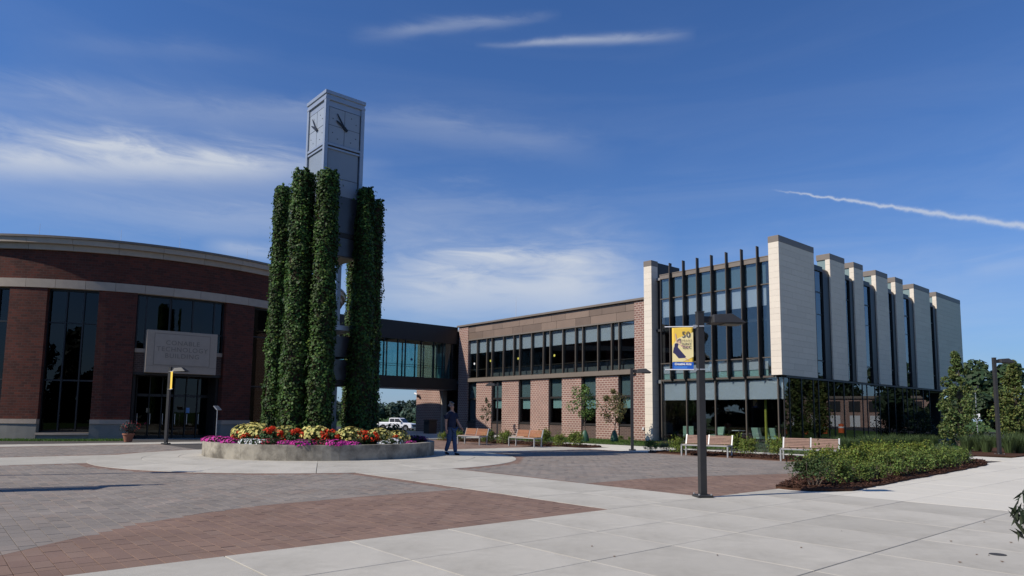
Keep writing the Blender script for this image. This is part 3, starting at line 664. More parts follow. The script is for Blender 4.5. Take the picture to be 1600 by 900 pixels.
# body
mba().box(.0, .3, .66, 30, 8.8, 10.40).build('west_wall', M['dark_bronze'], arts)
mba().box(.3, 8.3, .5, 30, 10.2, 10.36).build('roof', M['roof'], arts)
mba().box(.3, 8.6, .45, 29.8, 3.62, 3.84).build('floor_slab', M['interior_mid'], arts)
mba().box(.3, 8.9, .45, 29.8, -.05, .06).build('ground_floor', M['interior_mid'], arts)
mba().box(.3, 8.5, .45, 29.8, 6.9, 7.05).build('floor_slab', M['interior'], arts)
mba().box(.3, 7.9, 7.0, 7.15, 3.84, 10.2).build('inner_wall', M['interior'], arts)
mba().box(.3, 4.6, 9.0, 9.15, .06, 3.62).build('inner_wall', M['interior'], arts)
mba().box(4.5, 4.65, 9.15, 22.0, .06, 3.62).build('inner_wall', M['interior'], arts)
mba().box(.25, 8.9, 21.95, 22.1, .06, 3.62).build('rear_wall', M['interior'], arts)
mba().box(5.6, 5.75, 7.15, 29.5, 3.84, 10.2).build('inner_wall', M['interior'], arts)
mba().box(.0, .3, .66, 22, 0, 3.62).build('west_wall', M['dark_bronze'], arts)
mba().box(.3, 8.2, 29.7, 30, 3.84, 10.36).build('end_wall', M['dark_bronze'], arts)
mba().box(.62, 1.12, .66, .8, 0, 10.3).build('recess_panel', M['dark_bronze'], arts)
mba().box(8.05, 8.75, 25.3, 25.9, 0, 3.62).build('porch_column', M['dark_bronze'], arts)
# front curtain wall
YF = .22; FX = [1.13, 2.0, 2.98, 3.96, 4.94, 5.92, 6.89, 7.86, 8.54]
mba().box(1.1, 8.55, YF - .03, YF + .25, 10.17, 10.42).build('fascia', M['cap_bronze'], arts)
mba().box(1.1, 8.55, YF - .05, YF + .25, 10.421, 10.47).build('roof_cap', M['cap_bronze'], arts)
for i in range(8):
    a, b = FX[i] + .02, FX[i + 1] - .02
    p = mba().box(a, b, YF + .05, YF + .062, 8.93, 10.16).build('pane', M['glass'], arts)
    mba().box(a, b, YF + .14, YF + .15, 8.93, 10.16).build('spandrel', M['spandrel'], p)
    p = mba().box(a, b, YF + .05, YF + .062, 4.86, 8.87).build('pane', M['glass'], arts)
    mba().box(a + .01, b - .01, YF + .16, YF + .166, 7.74, 8.87).build('roller_shade', M['shade'], p)
    p = mba().box(a, b, YF + .05, YF + .062, 3.83, 4.80).build('pane', M['glass'], arts)
    mba().box(a + .01, b - .01, YF + .16, YF + .166, 4.2, 4.80).build('roller_shade', M['shade'], p)
    mba().box(a + .01, b - .01, YF + .2, YF + .206, 3.84, 4.2).build('spandrel', M['teal_shade'], p)
for z0, z1 in ((8.87, 8.93), (4.80, 4.86), (3.73, 3.83)): mba().box(1.1, 8.54, YF - .01, YF + .1, z0, z1).build('transom', M['bronze'], arts)
for x in FX[:-1]: mba().box(x - .03, x + .03, YF + .0, YF + .12, 3.831, 10.168).build('mullion', M['dark_bronze'], arts)
for x in FX[1:-1]:
    f_ = mba().box(x - .055, x - .02, -.02, YF - .002, 3.86, 11.07).build('fin', M['bronze'], arts)
    mba().box(x - .019, x + .005, .0, YF - .002, 3.9, 11.06).build('fin_shade_side', M['dark_bronze'], f_)  # right side of the fin, its shade put in as darker bronze
    mba().prof_x([(YF - .002, 3.86), (.02, 3.86), (YF - .002, 3.60)], x - .05, x - .01).build('bracket', M['dark_bronze'], f_)
# ground floor glazing
GM = [1.13, 2.96, 4.92, 6.87, 8.76, 9.10]
for a, b in zip(GM, GM[1:]):
    p = mba().box(a + .025, b - .025, YF + .05, YF + .062, .08, 3.73).build('pane', M['glass'], arts)
    mba().box(a + .03, b - .03, YF + .2, YF + .206, 2.56, 3.61).build('roller_shade', M['shade'], p)
for x in GM[:-1]: mba().box(x - .03, x + .03, YF - .02, YF + .14, .05, 3.729).build('mullion', M['bronze'], arts)
mba().box(1.1, 9.1, YF - .02, YF + .2, 0, .08).build('sill', M['dark_bronze'], arts)
mba().box(9.06, 9.1, YF, YF + .06, .08, 3.729).build('mullion', M['dark_bronze'], arts)
# side
SYM = [.28, .83, 2.21, 3.6, 4.23, 5.49, 6.23, 7.55, 8.82, 10.23, 10.92, 12.17, 12.85, 14.24, 15.47, 16.86, 17.64, 18.81, 19.39, 20.77, 22.05]
for a, b in zip(SYM, SYM[1:]): mba().box(9.07, 9.085, a + .03, b - .03, .08, 3.70).build('pane', M['side_glass'], arts)
for y in SYM[1:]: mba().box(9.02, 9.11, y - .04, y + .04, .05, 3.72).build('mullion', M['black_metal'], arts)
mba().box(9.0, 9.12, .3, 22.1, 0, .08).build('sill', M['dark_bronze'], arts)
mba().box(8.3, 9.12, .5, 30.1, 3.721, 3.825).build('soffit_beam', M['black_metal'], arts)
PAN = [(0, 4.1), (6.17, 8.2), (9.53, 10.92), (12.95, 14.93), (16.29, 17.66), (19.76, 22.98), (24.46, 30.15)]
for i, (a, b) in enumerate(PAN):
    x0 = 8.54 if i == 0 else 8.86
    w_ = mba().box(x0 + .02, 9.12, a + .02, b - .02, 3.85, 11.11).build('slab_wall', M['backing'], arts)
    n = 22; seams = [[a + (b - a) * .62], [a + (b - a) * .30], [a + (b - a) * .8, a + (b - a) * .15]] if b - a > 1.6 else [[], [a + (b - a) * .5]]
    if b - a > 3: seams = [[a + .35, a + 2.4], [a + 1.4, a + 3.4], [a + .8, a + 2.9, a + 4.6], [a + 1.9, a + 3.8]]
    clad(w_, 'x', a, b, 9.14, 3.84, 11.11, n, seams)
    clad(w_, 'y', x0, 9.118, a, 3.84, 11.11, n, [[]])
    mba().box(x0, 9.12, a, b, 3.826, 3.848).build('drip_edge', M['dark_bronze'], w_)
    cx0 = 8.53 if i == 0 else 8.32
    mba().box(cx0, 9.15, a - .01, b + .01, 11.11, 11.46).build('wall_cap', M['cap_bronze'], arts, bevel=.008)
    if i:
        mba().box(8.35, 8.84, a + .05, b - .02, 10.3, 11.11).build('cap_frame', M['spandrel'], arts)
        g0, g2 = PAN[i - 1][1], a; g1 = g0 + (g2 - g0) * .60
        prof = [(3.85, 8.4), (3.85, 9.06), (10.15, 9.06), (10.36, 9.0), (10.48, 8.86), (10.52, 8.4)]
        me_b = mba(); pts = [(xx, zz) for zz, xx in prof]; k = len(pts)
        me_b.add([(x_, g1, z_) for x_, z_ in pts] + [(x_, g2 - .002, z_) for x_, z_ in pts], [tuple(range(k)), tuple(range(2 * k - 1, k - 1, -1))] + [(q, (q + 1) % k, k + (q + 1) % k, k + q) for q in range(k)])
        me_b.build('side_frame', M['black_metal'], arts)
        p = mba().box(8.95, 8.962, g0 + .002, g1 - .002, 3.86, 10.2).build('pane', M['side_glass'], arts)
        mba().box(8.6, 9.05, g0 + .002, g1 - .002, 10.2, 10.5).build('window_head', M['black_metal'], arts)
        if g1 - g0 > .6: mba().box(8.93, 9.0, g0 + .28, g0 + .36, 3.86, 10.19).build('mullion', M['black_metal'], arts)
        for z in (4.86, 7.6, 8.9): mba().box(8.931, 8.99, g0 + .004, g1 - .004, z, z + (.07 if z != 7.6 else .03)).build('transom', M['black_metal'], arts)
mba().box(8.2, 8.36, .3, 30.0, 3.84, 10.19).build('inner_lining', M['interior'], arts)
# furniture behind the ground floor glass
def lounge_chair(x, y, rz, label):
    t = empty('lounge_chair', W(x, y, .06), ROT + rz, label, 'chair', 'lounge chairs behind the glass')
    MB().box(-.32, .32, -.3, .3, .28, .44).build('seat', M['mint'], t, bevel=.03); MB().hexa([(-.32, .2, .44), (.32, .2, .44), (.32, .32, .44), (-.32, .32, .44), (-.32, .30, .92), (.32, .30, .92), (.32, .42, .92), (-.32, .42, .92)]).build('backrest', M['mint'], t, bevel=.02)
    for sx in (-.27, .27):
        for sy in (-.25, .25): MB().tube((sx, sy, 0), (sx, sy, .28), .018).build('leg', M['chrome'], t)
lounge_chair(2.1, 1.6, .6, 'pale green chair behind the glass nearest the white wing wall'); lounge_chair(3.9, 1.9, -.3, 'pale green chair behind the glass near the lamp post')
lounge_chair(7.0, 1.5, 2.8, 'pale green chair behind the glass left of the yellow post'); lounge_chair(7.8, 1.6, 2.9, 'pale green chair behind the glass beside the yellow post')
t = empty('cafe_table', W(5.2, 2.3, .06), ROT, 'small white topped table inside behind the ground floor glass', 'table')
MB().lathe([(.02, .70), (.45, .70), (.45, .735), (.02, .735)], 24).build('table_top', M['white_print'], t); MB().lathe([(.25, 0), (.25, .02), (.04, .04), (.04, .70)], 16).build('pedestal', M['chrome'], t)
yp = MB(); yp.tube((0, 0, 0), (0, 0, 2.5), .075, n=14).tube((0, 0, 0), (0, 0, .04), .14, n=14); tag(yp.build('yellow_post', M['yellow'], loc=W(7.55, 1.1, .06)), 'bright yellow round post standing inside behind the ground floor glass', 'post')
# ================================================================== ROUND BUILDING
DC = Vector((-27.1, 49.27, 0)); DR = 14.1
drum = empty('round_building', DC, 0, 'round dark red brick building with stone bands, tall black windows and recessed entrance', 'building')
PER = 17.2; pil = []; wins = []
for k in range(-4, 7):
    a = 3.5 + PER * k; pil.append((a, a + 7.4))
for k in range(-4, 6):
    a = 3.5 + PER * k + 7.4
    if k == 1: continue                                            # the entrance bay
    wins.append((a, 3.5 + PER * (k + 1)))
ENT = (28.2, 47.0); pil = [p for p in pil if not (28.3 < p[0] < 46)]
pil = [(a, min(b, 28.15) if abs(a - 20.7) < .1 else b) for a, b in pil]
pil = [((47.05, 54.3) if 46 < a < 56 else (a, b)) for a, b in pil]
pil[-1] = (pil[-1][0], 300)
for a, b in pil:
    MB().arc(a, b, DR - .5, DR, 1.05, 7.92).build('brick_pier', M['drum_brick'], drum)
    MB().arc(a, b, DR - .5, DR + .06, -.1, .82).build('stone_base', M['grey_stone'], drum)
    MB().arc(a, b, DR - .5, DR + .10, .82, 1.05).build('base_cap', M['stone'], drum)
wins = []
ps = sorted(pil)
for (a0, b0), (a1, b1) in zip(ps, ps[1:]):
    if a1 - b0 > 2 and not (28 < b0 < 30): wins.append((b0, a1))
for a, b in wins:
    w_ = MB().arc(a, b, DR - .42, DR - .27, .36, .45).build('window', M['black_metal'], drum); MB().arc(a, b, DR - .42, DR - .27, 7.82, 7.92).build('head_rail', M['black_metal'], w_)
    m_ = [a + (b - a) * t for t in (0, .36, .70, 1)]
    for p, q in zip(m_, m_[1:]):
        for z0, z1 in ((.45, 3.05), (3.13, 6.1), (6.16, 7.82)): MB().arc(p + .12, q - .12, DR - .37, DR - .355, z0, z1, 1).build('pane', M['dark_glass'], w_)
    for q in m_: MB().arc(q - .14, q + .14, DR - .43, DR - .26, .45, 7.82, 1).build('mullion', M['black_metal'], w_)
    for z0, z1 in ((3.05, 3.13), (6.1, 6.16)): MB().arc(a + .15, b - .15, DR - .41, DR - .29, z0, z1).build('transom', M['black_metal'], w_)
    MB().arc(a, b, DR - .42, DR + .08, .25, .36).build('window_sill', M['stone'], drum)
    MB().arc(a, b, DR - .45, DR + .02, -.1, .25).build('stone_base', M['grey_stone'], drum)
t = -62.0; k = 0
while t < 298:                                                     # stone band blocks
    t1 = min(t + 5.72, 298); MB().arc(t + .03, t1 - .03, DR - .45, DR + .05, 7.925, 8.38, 4).build('band_stone', M['stone'], drum); t = t1; k += 1
MB().arc(-62, 298, DR - .45, DR, 8.38, 9.93, 180).build('brick_frieze', M['drum_brick'], drum)
t = -62.0
while t < 298:
    t1 = min(t + 8.6, 298); MB().arc(t + .03, t1 - .03, DR - .4, DR + .14, 9.93, 10.24, 6).build('cornice_stone', M['stone'], drum); MB().arc(t + .03, t1 - .03, DR - .4, DR + .34, 10.245, 10.52, 6).build('cornice_stone', M['stone'], drum); t = t1
MB().arc(-62, 298, DR - .6, DR + .42, 10.525, 10.64, 180).build('roof_cap', M['cap_bronze'], drum)
MB().lathe([(DR - .3, 9.9), (DR - .3, 10.0), (.1, 10.1)], 64).build('roof', M['roof'], drum)
MB().lathe([(DR - 3.2, .0), (DR - 3.2, 9.9)], 64).build('inner_wall', M['interior'], drum)
MB().lathe([(DR - .45, -.1), (DR - .45, -.06)], 64).build('floor', M['interior'], drum)
# entrance bay
e0, e1 = ENT
MB().arc(e0, 30.45, DR - .4, DR - .3, 4.93, 7.9).build('pane', M['dark_glass'], drum)
for a, b in ((30.0, 34.86), (34.86, 39.83), (39.83, 44.74), (44.74, 47.0)):
    MB().arc(a + .15, b - .15, DR - .36, DR - .345, (4.93 if a > 44 else 5.9), 7.82, 2).build('pane', M['dark_glass'], drum)
for q in (28.35, 30.0, 34.86, 39.83, 44.74, 46.9): MB().arc(q - .15, q + .15, DR - .42, DR - .28, 4.95, 7.82, 1).build('mullion', M['black_metal'], drum)
MB().arc(e0, e1, DR - .42, DR - .28, 7.82, 7.92).build('window_head', M['black_metal'], drum)
MB().arc(44.74, e1, DR - .41, DR - .29, 5.93, 6.0).build('transom', M['black_metal'], drum)
MB().arc(e0, e1, DR - .4, DR - .2, 4.72, 4.93).build('window_sill', M['stone'], drum)
MB().arc(e0, e1, DR - .4, DR - .25, 3.62, 4.72).build('brick_panel', M['dark_brick'], drum)
MB().arc(e0, e1, DR - 2.6, DR - .2, 3.5, 3.62).build('canopy_soffit', M['dark_bronze'], drum)
for q in (e0, e1 - .6): MB().arc(q, q + .6, DR - 2.6, DR - .5, 0, 3.5, 1).build('entrance_cheek', M['dark_bronze'], drum)
for i in range(6):
    a = 29.2 + 2.9 * i; door = MB().arc(a - .1, a + .1, DR - 1.62, DR - 1.5, 0, 3.5, 1).build('door_post', M['black_metal'], drum)
    if i < 6:
        d_ = MB().arc(a + .2, a + 2.7, DR - 1.6, DR - 1.585, .18, 2.35, 1).build('door', M['dark_glass'], drum)
        MB().arc(a + .2, a + 2.7, DR - 1.62, DR - 1.55, 0, .18, 1).build('kick_plate', M['black_metal'], d_); MB().arc(a + .2, a + 2.7, DR - 1.62, DR - 1.55, 2.35, 2.5, 1).build('door_head', M['black_metal'], d_)
        MB().arc(a + .35, a + .47, DR - 1.52, DR - 1.48, .8, 1.4, 1).build('handle', M['galv'], d_)
        MB().arc(a + .2, a + 2.7, DR - 1.6, DR - 1.585, 2.5, 3.5, 1).build('pane', M['dark_glass'], drum)
MB().arc(41.0, 41.9, DR - 1.57, DR - 1.56, 1.45, 1.75, 1).build('door_notice', M['blue_sign'], drum)
MB().arc(31.6, 32.3, DR - 1.57, DR - 1.56, 1.45, 1.7, 1).build('door_decal', M['ink_grey'], drum)
MB().arc(e0, e1, DR - 1.5, DR + .5, -.02, .012).build('threshold', M['grey_stone'], drum)
# the name sign: a flat stone slab
sa = math.radians(37.75); sgn = empty('sign_mount', (0, 0, 0)); bpy.data.objects.remove(sgn)
def sign_part(name, x0, x1, z0, z1, d0, d1, mt, par):
    b = MB(); b.box(x0, x1, -d1, -d0, z0, z1); o = b.build(name, mt, par); return o
sr = DR * math.cos(math.radians(7.3)) - .14
sb = MB().box(-1.82, 1.82, -.30, .15, -1.17, 1.17).build('name_sign', M['sign_stone'], drum, bevel=.01)
sb.location = (math.sin(sa) * sr, -math.cos(sa) * sr, 4.80); sb.rotation_euler = (0, 0, sa)
sign_part('name_plate', -1.42, 1.42, -.72, .98, .302, .318, M['stone'], sb)
sign_part('reveal', -1.45, 1.45, -.75, 1.01, .296, .305, M['letter'], sb)
sign_part('seam', -1.82, 1.82, -.80, -.785, .296, .303, M['letter'], sb)
for body, z in (('CONABLE', .50), ('TECHNOLOGY', .14), ('BUILDING', -.22)):
    me = text_mesh(body, .36, .004, spacing=1.12); me.materials.append(M['letter']); o = link('lettering', me, sb); o.location = (0, -.322, z); o.rotation_euler = (PI / 2, 0, 0)
for q, zz in ((8.0, .9), (24, .9), (52, .9), (36, .8)):
    a = math.radians(q); o = MB().tube((0, 0, 0), (0, 0, .75), .012, .006, 6).build('lightning_rod', M['galv'], loc=(DC.x + math.sin(a) * (DR - .2), DC.y - math.cos(a) * (DR - .2), 10.64))
    tag(o, 'thin lightning rod on the round roof, %s from the left' % {8.0: 'first', 24: 'second', 36: 'third', 52: 'fourth'}[q], 'lightning rod', 'rods on the round roof')
grass_patch([], 1, .1, 'lawn', 'x') if False else None
# lawn in front of the round building
v, f, cl_ = [], [], []
for _ in range(9000):
    a = math.radians(random.uniform(-40, 27.5)); r = DR + random.uniform(.12, 1.55); x, y = DC.x + r * math.sin(a), DC.y - r * math.cos(a); w = .014; hh = random.uniform(.05, .12); th = random.uniform(0, PI); b = len(v)
    v += [(x - math.cos(th) * w, y - math.sin(th) * w, -.03), (x + math.cos(th) * w, y + math.sin(th) * w, -.03), (x + random.gauss(0, .03), y + random.gauss(0, .03), hh)]; f.append((b, b + 1, b + 2)); k = random.uniform(.7, 1.4); cl_ += [(.075 * k, .15 * k, .025 * k)] * 3
me = bpy.data.meshes.new('lawn'); me.from_pydata(v, [], f); me.update(); me.materials.append(M['leaf']); setcol(me, np.array(cl_)); tag(link('lawn', me), 'narrow strip of bright green lawn in front of the round building', 'grass', kind='stuff')

# ================================================================== LEAVES
def leaf_mesh(name, P, Nn, size, cols, mt, aspect=.75, fold=.25, droop=0.0):
    """one bent quad per leaf: P positions, Nn facing directions, size per leaf, cols per leaf"""
    n = len(P); P = np.asarray(P, float); Nn = np.asarray(Nn, float); Nn /= np.linalg.norm(Nn, axis=1, keepdims=True) + 1e-9
    size = np.broadcast_to(np.asarray(size, float), (n,))[:, None]
    r = rng.normal(size=(n, 3)); r[:, 2] -= droop * 2
    T = r - (r * Nn).sum(1, keepdims=True) * Nn; T /= np.linalg.norm(T, axis=1, keepdims=True) + 1e-9; B = np.cross(Nn, T)
    V = np.empty((n, 4, 3)); V[:, 0] = P - T * size * .5; V[:, 1] = P + B * size * .5 * aspect - Nn * size * fold * .5; V[:, 2] = P + T * size * .55; V[:, 3] = P - B * size * .5 * aspect - Nn * size * fold * .5
    me = bpy.data.meshes.new(name); me.vertices.add(4 * n); me.vertices.foreach_set('co', V.ravel()); me.loops.add(4 * n); me.loops.foreach_set('vertex_index', np.arange(4 * n, dtype=np.int32))
    me.polygons.add(n); me.polygons.foreach_set('loop_start', np.arange(0, 4 * n, 4, dtype=np.int32)); me.update(calc_edges=True); me.validate()
    setcol(me, np.repeat(np.asarray(cols, float), 4, axis=0)); me.materials.append(mt); return me
def leaf_cols(n, base, spread=.35, warm=.2):
    k = rng.uniform(1 - spread, 1 + spread, (n, 1)); c = np.array(base)[None] * k; c[:, 0] *= rng.uniform(1 - warm, 1 + warm, n); return np.clip(c, 0, 1)
def ball(n, c, r, shell=.55):
    d = rng.normal(size=(n, 3)); d /= np.linalg.norm(d, axis=1, keepdims=True); rad = rng.uniform(shell, 1, (n, 1)) ** .6
    return np.array(c) + d * rad * np.array(r), d

# ================================================================== PLANTER, TOWER, IVY
KS = 1 - CROWN / EYE; PC = Vector((-7.05 * KS, 25.9 * KS, CROWN)); PR = 4.15
pl = empty('round_planter', PC, 0, 'round low concrete planter ring around the clock tower', 'planter'); pl.scale = (KS, KS, KS)
for k in range(16):
    MB().arc(360 / 16 * k + .02, 360 / 16 * (k + 1) - .02, PR - .28, PR, -.05, .50, 6).build('wall_segment', M['planter'], pl, bevel=.004)
bm_ = MB(); prof = [(PR - .27, .38), (PR - .8, .46), (2.4, .55), (.2, .60)]; bm_.lathe(prof, 48); bm_.build('soil', M['soil'], pl)
tw = empty('clock_tower', PC, ROT, 'tall square steel clock tower with pale panels rising from the round planter', 'clock tower'); tw.scale = (KS, KS, KS)
H = .75; TOP = 13.70
for sx in (-1, 1):
    for sy in (-1, 1): MB().box(sx * H - .075, sx * H + .075, sy * H - .075, sy * H + .075, .5, TOP - .25).build('post', M['steel'], tw, bevel=.01)
MB().box(-H - .10, H + .10, -H - .10, H + .10, TOP - .12, TOP + .02).build('roof_cap', M['steel'], tw, bevel=.01)
MB().box(-H - .06, H + .06, -H - .06, H + .06, TOP - .24, TOP - .12).build('cap_neck', M['steel'], tw)
MB().box(-H - .085, H + .085, -H - .085, H + .085, TOP - .33, TOP - .24).build('cornice', M['steel'], tw)
for z0, z1, e_ in ((13.13, 13.37, .02), (11.61, 11.70, .06), (11.48, 11.55, .05)): MB().box(-H - e_, H + e_, -H - e_, H + e_, z0, z1).build('belt', M['steel'], tw)
MB().box(-H - .0, H + .0, -H - .0, H + .0, 11.55, 11.61).build('belt_gap', M['dark_bronze'], tw)
# four sides: clock face, panel, lower panel
for k in range(4):
    q = Matrix.Rotation(PI / 2 * k, 4, 'Z')
    def side(name, x0, x1, z0, z1, y0, y1, mt, par=tw, cen=None):
        b = MB(); b.box(x0, x1, y0, y1, z0, z1); o = b.build(name, mt, par)
        if par is tw: o.matrix_local = q
        return o
    face = side('clock_face', -H + .11, H - .11, 11.72, 13.11, -H - .02, -H + .03, M['clock_white'])
    zc = 12.41; yf = -H - .022
    MB().box(-.006, .006, yf - .003, yf, 11.72, 13.11).build('quarter_line', M['black_metal'], face); MB().box(-H + .1, H - .1, yf - .003, yf, zc - .006, zc + .006).build('quarter_line', M['black_metal'], face)
    for h_ in range(12):
        if h_ % 3 == 0: continue
        a = PI / 6 * h_; s_ = .52 / max(abs(math.sin(a)), abs(math.cos(a))) * .93
        MB().tube((math.sin(a) * s_, yf - .006, zc + math.cos(a) * s_), (math.sin(a) * s_, yf, zc + math.cos(a) * s_), .02, n=10).build('hour_dot', M['black_metal'], face)
    def hand(ang, l, w):
        a = math.radians(ang); b = MB(); ux, uz = math.sin(a), math.cos(a); nx, nz = uz, -ux
        pts = [(-.14, w), (l * .75, w * .9), (l, w * .35), (l, -w * .35), (l * .75, -w * .9), (-.14, -w)]
        v = [(ux * d + nx * s_, zc + uz * d + nz * s_) for d, s_ in pts]; n = len(v)
        b.add([(x, yf - .05, z) for x, z in v] + [(x, yf - .03, z) for x, z in v], [tuple(range(n)), tuple(range(2 * n - 1, n - 1, -1))] + [(i, (i + 1) % n, n + (i + 1) % n, n + i) for i in range(n)])
        b.build('clock_hand', M['black_metal'], face)
    hand(-58, .42, .042); hand(-34, .60, .026)
    MB().tube((0, yf - .06, zc), (0, yf, zc), .06, n=14).build('hub', M['black_metal'], face)
    side('panel', -H + .12, H - .12, 10.42, 11.48, -H + .0, -H + .04, M['tower_panel'])
    side('panel', -H + .12, H - .12, 9.75, 10.40, -H + .0, -H + .04, M['tower_panel'])
    side('reveal', -H + .07, H - .07, 9.75, 13.13, -H + .045, -H + .06, M['black_metal'])
    side('dark_panel', -H + .30, H - .09, 8.35, 9.749, -H + .0, -H + .03, M['tower_dark'])
    side('panel', -H + .08, -H + .29, 8.35, 9.749, -H + .0, -H + .04, M['tower_panel'])
    side('panel', -H + .08, -H + .32, 7.45, 8.15, -H + .0, -H + .04, M['tower_panel'])
    side('dark_panel', -H + .33, H - .09, 7.45, 8.15, -H + .0, -H + .03, M['tower_dark'])
    side('tie_beam', -H + .08, H - .08, 8.16, 8.34, -H - .02, -H + .05, M['dark_bronze'])
    side('platform_beam', -H + .08, H - .08, 4.62, 4.80, -H - .03, -H + .05, M['steel'])
    side('lower_panel', -H + .1, H - .1, 3.62, 4.4, -H + .02, -H + .05, M['tower_dark']); side('lower_panel', -H + .1, H - .1, 2.75, 3.52, -H + .02, -H + .05, M['tower_dark'])
    side('tie_beam', -H + .08, H - .08, 2.55, 2.72, -H - .02, -H + .05, M['dark_bronze'])
MB().box(-H + .05, H - .05, -H + .05, H - .05, 7.40, 7.449).build('housing_floor', M['cap_bronze'], tw)
MB().box(-H + .05, H - .05, -H + .05, H - .05, 4.66, 4.76).build('platform', M['steel'], tw)
MB().box(-H + .06, H - .06, -H + .06, H - .06, 11.6, 13.28).build('clock_housing', M['tower_dark'], tw)
IV = [((-9.0, 25.9), .32, .40, 10.3, 'leftmost ivy covered column of the clock tower'), ((-7.72, 24.35), .44, .56, 10.35, 'tall ivy covered column in front, left of the pair'),
      ((-6.80, 24.25), .42, .50, 10.35, 'tall ivy covered column in front, right of the pair'), ((-5.72, 25.7), .31, .56, 10.2, 'ivy covered column on the right of the clock tower'),
      ((-5.58, 27.0), .33, .38, 10.15, 'rightmost ivy covered column, partly behind its neighbour'), ((-6.55, 27.9), .34, .38, 10.1, 'ivy covered column behind the clock tower seen through the gap')]
for i, ((x, y), r0, r1, h_, lb) in enumerate(IV):
    t = empty('ivy_column', (x * KS, y * KS, .5 * KS + CROWN), 0, lb, 'ivy column', 'ivy columns around the clock tower'); t.scale = (KS, KS, KS)
    core = MB(); hh = h_ - .5
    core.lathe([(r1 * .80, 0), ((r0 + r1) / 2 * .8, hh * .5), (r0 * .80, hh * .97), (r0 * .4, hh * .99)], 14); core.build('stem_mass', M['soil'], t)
    n = int(2 * PI * (r0 + r1) / 2 * hh * (520 if i < 4 else 360)); z = rng.uniform(0, hh, n); a = rng.uniform(0, 2 * PI, n)
    lump = 1 + .05 * np.sin(a * 2 + z * 1.3 + i) * np.sin(z * .9 + 2 * i) + .05 * np.sin(a * 3 + z * 2.6 + i) + .05 * np.sin(a * 5 - z * 4.7 + 2 * i) + .05 * np.sin(z * 9 + a * 2)
    tp = np.clip((hh - z) / .16, 0, 1) ** .5
    rr = (r1 + (r0 - r1) * z / hh) * (.80 + .22 * rng.uniform(0, 1, n) ** 1.3) * lump * (.35 + .65 * tp)
    st = rng.uniform(0, 1, n) < .03; rr[st] += rng.uniform(.02, .16, st.sum())
    for q in range(16):                                           # loose runners and tufts
        m_ = 22; a0 = random.uniform(0, 2 * PI); z0 = random.choice((random.uniform(.5, hh), hh - .05)); ln = random.uniform(.3, .8); s_ = np.linspace(0, 1, m_)
        up = 1 if z0 > hh - .1 else -1
        a = np.append(a, a0 + s_ * random.uniform(-.5, .5)); z = np.append(z, np.clip(z0 + up * s_ * ln * (.12 if up > 0 else 1), 0, hh + .3)); r_b = (r1 + (r0 - r1) * z0 / hh)
        rr = np.append(rr, r_b * (random.uniform(.2, .9) if up > 0 else 1.02) + s_ * random.uniform(.02, .12) + rng.normal(0, .02, m_)); tp = np.append(tp, np.full(m_, .6))
    n = len(a)
    P = np.stack([rr * np.cos(a), rr * np.sin(a), z], 1); Nn = np.stack([np.cos(a), np.sin(a), .55 + .6 * (1 - tp)], 1) + rng.normal(0, .42, (n, 3))
    cols = leaf_cols(n, (.048, .094, .020), .72, .25); cols *= (.75 + .5 * (np.sin(z * 1.7 + a * 2 + i * 3) * .5 + .5))[:, None]
    yel = (rng.uniform(0, 1, n) < .06); cols[yel] = cols[yel] * np.array([1.7, 1.35, .9])
    link('foliage', leaf_mesh('foliage', P, Nn, rng.uniform(.05, .125, n), cols, M['leaf'], .9, .35, .5), t)
# ---- flowers
def flower(kind):
    """returns foliage mesh and blossom mesh of one plant"""
    K = dict(yellow=(.46, .50, (.10, .12, .03), (.70, .62, .20), 150, .085, .9), red=(.26, .40, (.035, .075, .02), (.62, .045, .012), 60, .07, .75), magenta=(.40, .24, (.045, .08, .03), (.60, .05, .34), 150, .06, 1.0),
             white=(.30, .26, (.05, .085, .035), (.80, .80, .78), 75, .065, .95), purple=(.38, .28, (.03, .045, .025), (.20, .025, .17), 110, .055, 1.0), crimson=(.32, .26, (.04, .06, .025), (.34, .02, .05), 60, .05, .9), foliage=(.42, .58, (.035, .055, .018), None, 0, 0, 0))[kind]
    r, h_, fc, bc, nb, bs, cover = K
    n = 420 if kind != 'foliage' else 700
    P, d = ball(n, (0, 0, h_ * .45), (r * .95, r * .95, h_ * .55), .3); keep = P[:, 2] > .0; P, d = P[keep], d[keep]
    fo = leaf_mesh('foliage', P, d + rng.normal(0, .5, d.shape), rng.uniform(.05, .09, len(P)), leaf_cols(len(P), fc, .4), M['leaf'], .7, .2)
    if not nb: return fo, None
    P, d = ball(nb * 2, (0, 0, h_ * .48), (r, r, h_ * .58), .93); keep = (P[:, 2] > h_ * .25); P, d = P[keep][:nb], d[keep][:nb]
    if kind == 'red':                                            # balls of florets on stalks
        cc = P[:7]; Q = []; E_ = []
        for c in cc: p_, d_ = ball(26, c + np.array([0, 0, .03]), (.085, .085, .07), .7); Q.append(p_); E_.append(d_)
        P, d = np.concatenate(Q), np.concatenate(E_); bs = .05
    bl = leaf_mesh('blossoms', P, d + np.array([0, -.2, .4]) + rng.normal(0, .25, d.shape), rng.uniform(bs * .8, bs * 1.3, len(P)), leaf_cols(len(P), bc, .22, .12), M['petal'], 1.0, .15)
    return fo, bl
FM = {k: [flower(k) for _ in range(3)] for k in ('yellow', 'red', 'magenta', 'white', 'purple', 'crimson', 'foliage')}
NAMES = dict(yellow='yellow flowering mound', red='red geranium clump', magenta='magenta petunia clump', white='white petunia clump', purple='dark purple flowering clump', crimson='crimson flower clump', foliage='leafy green plant without flowers')
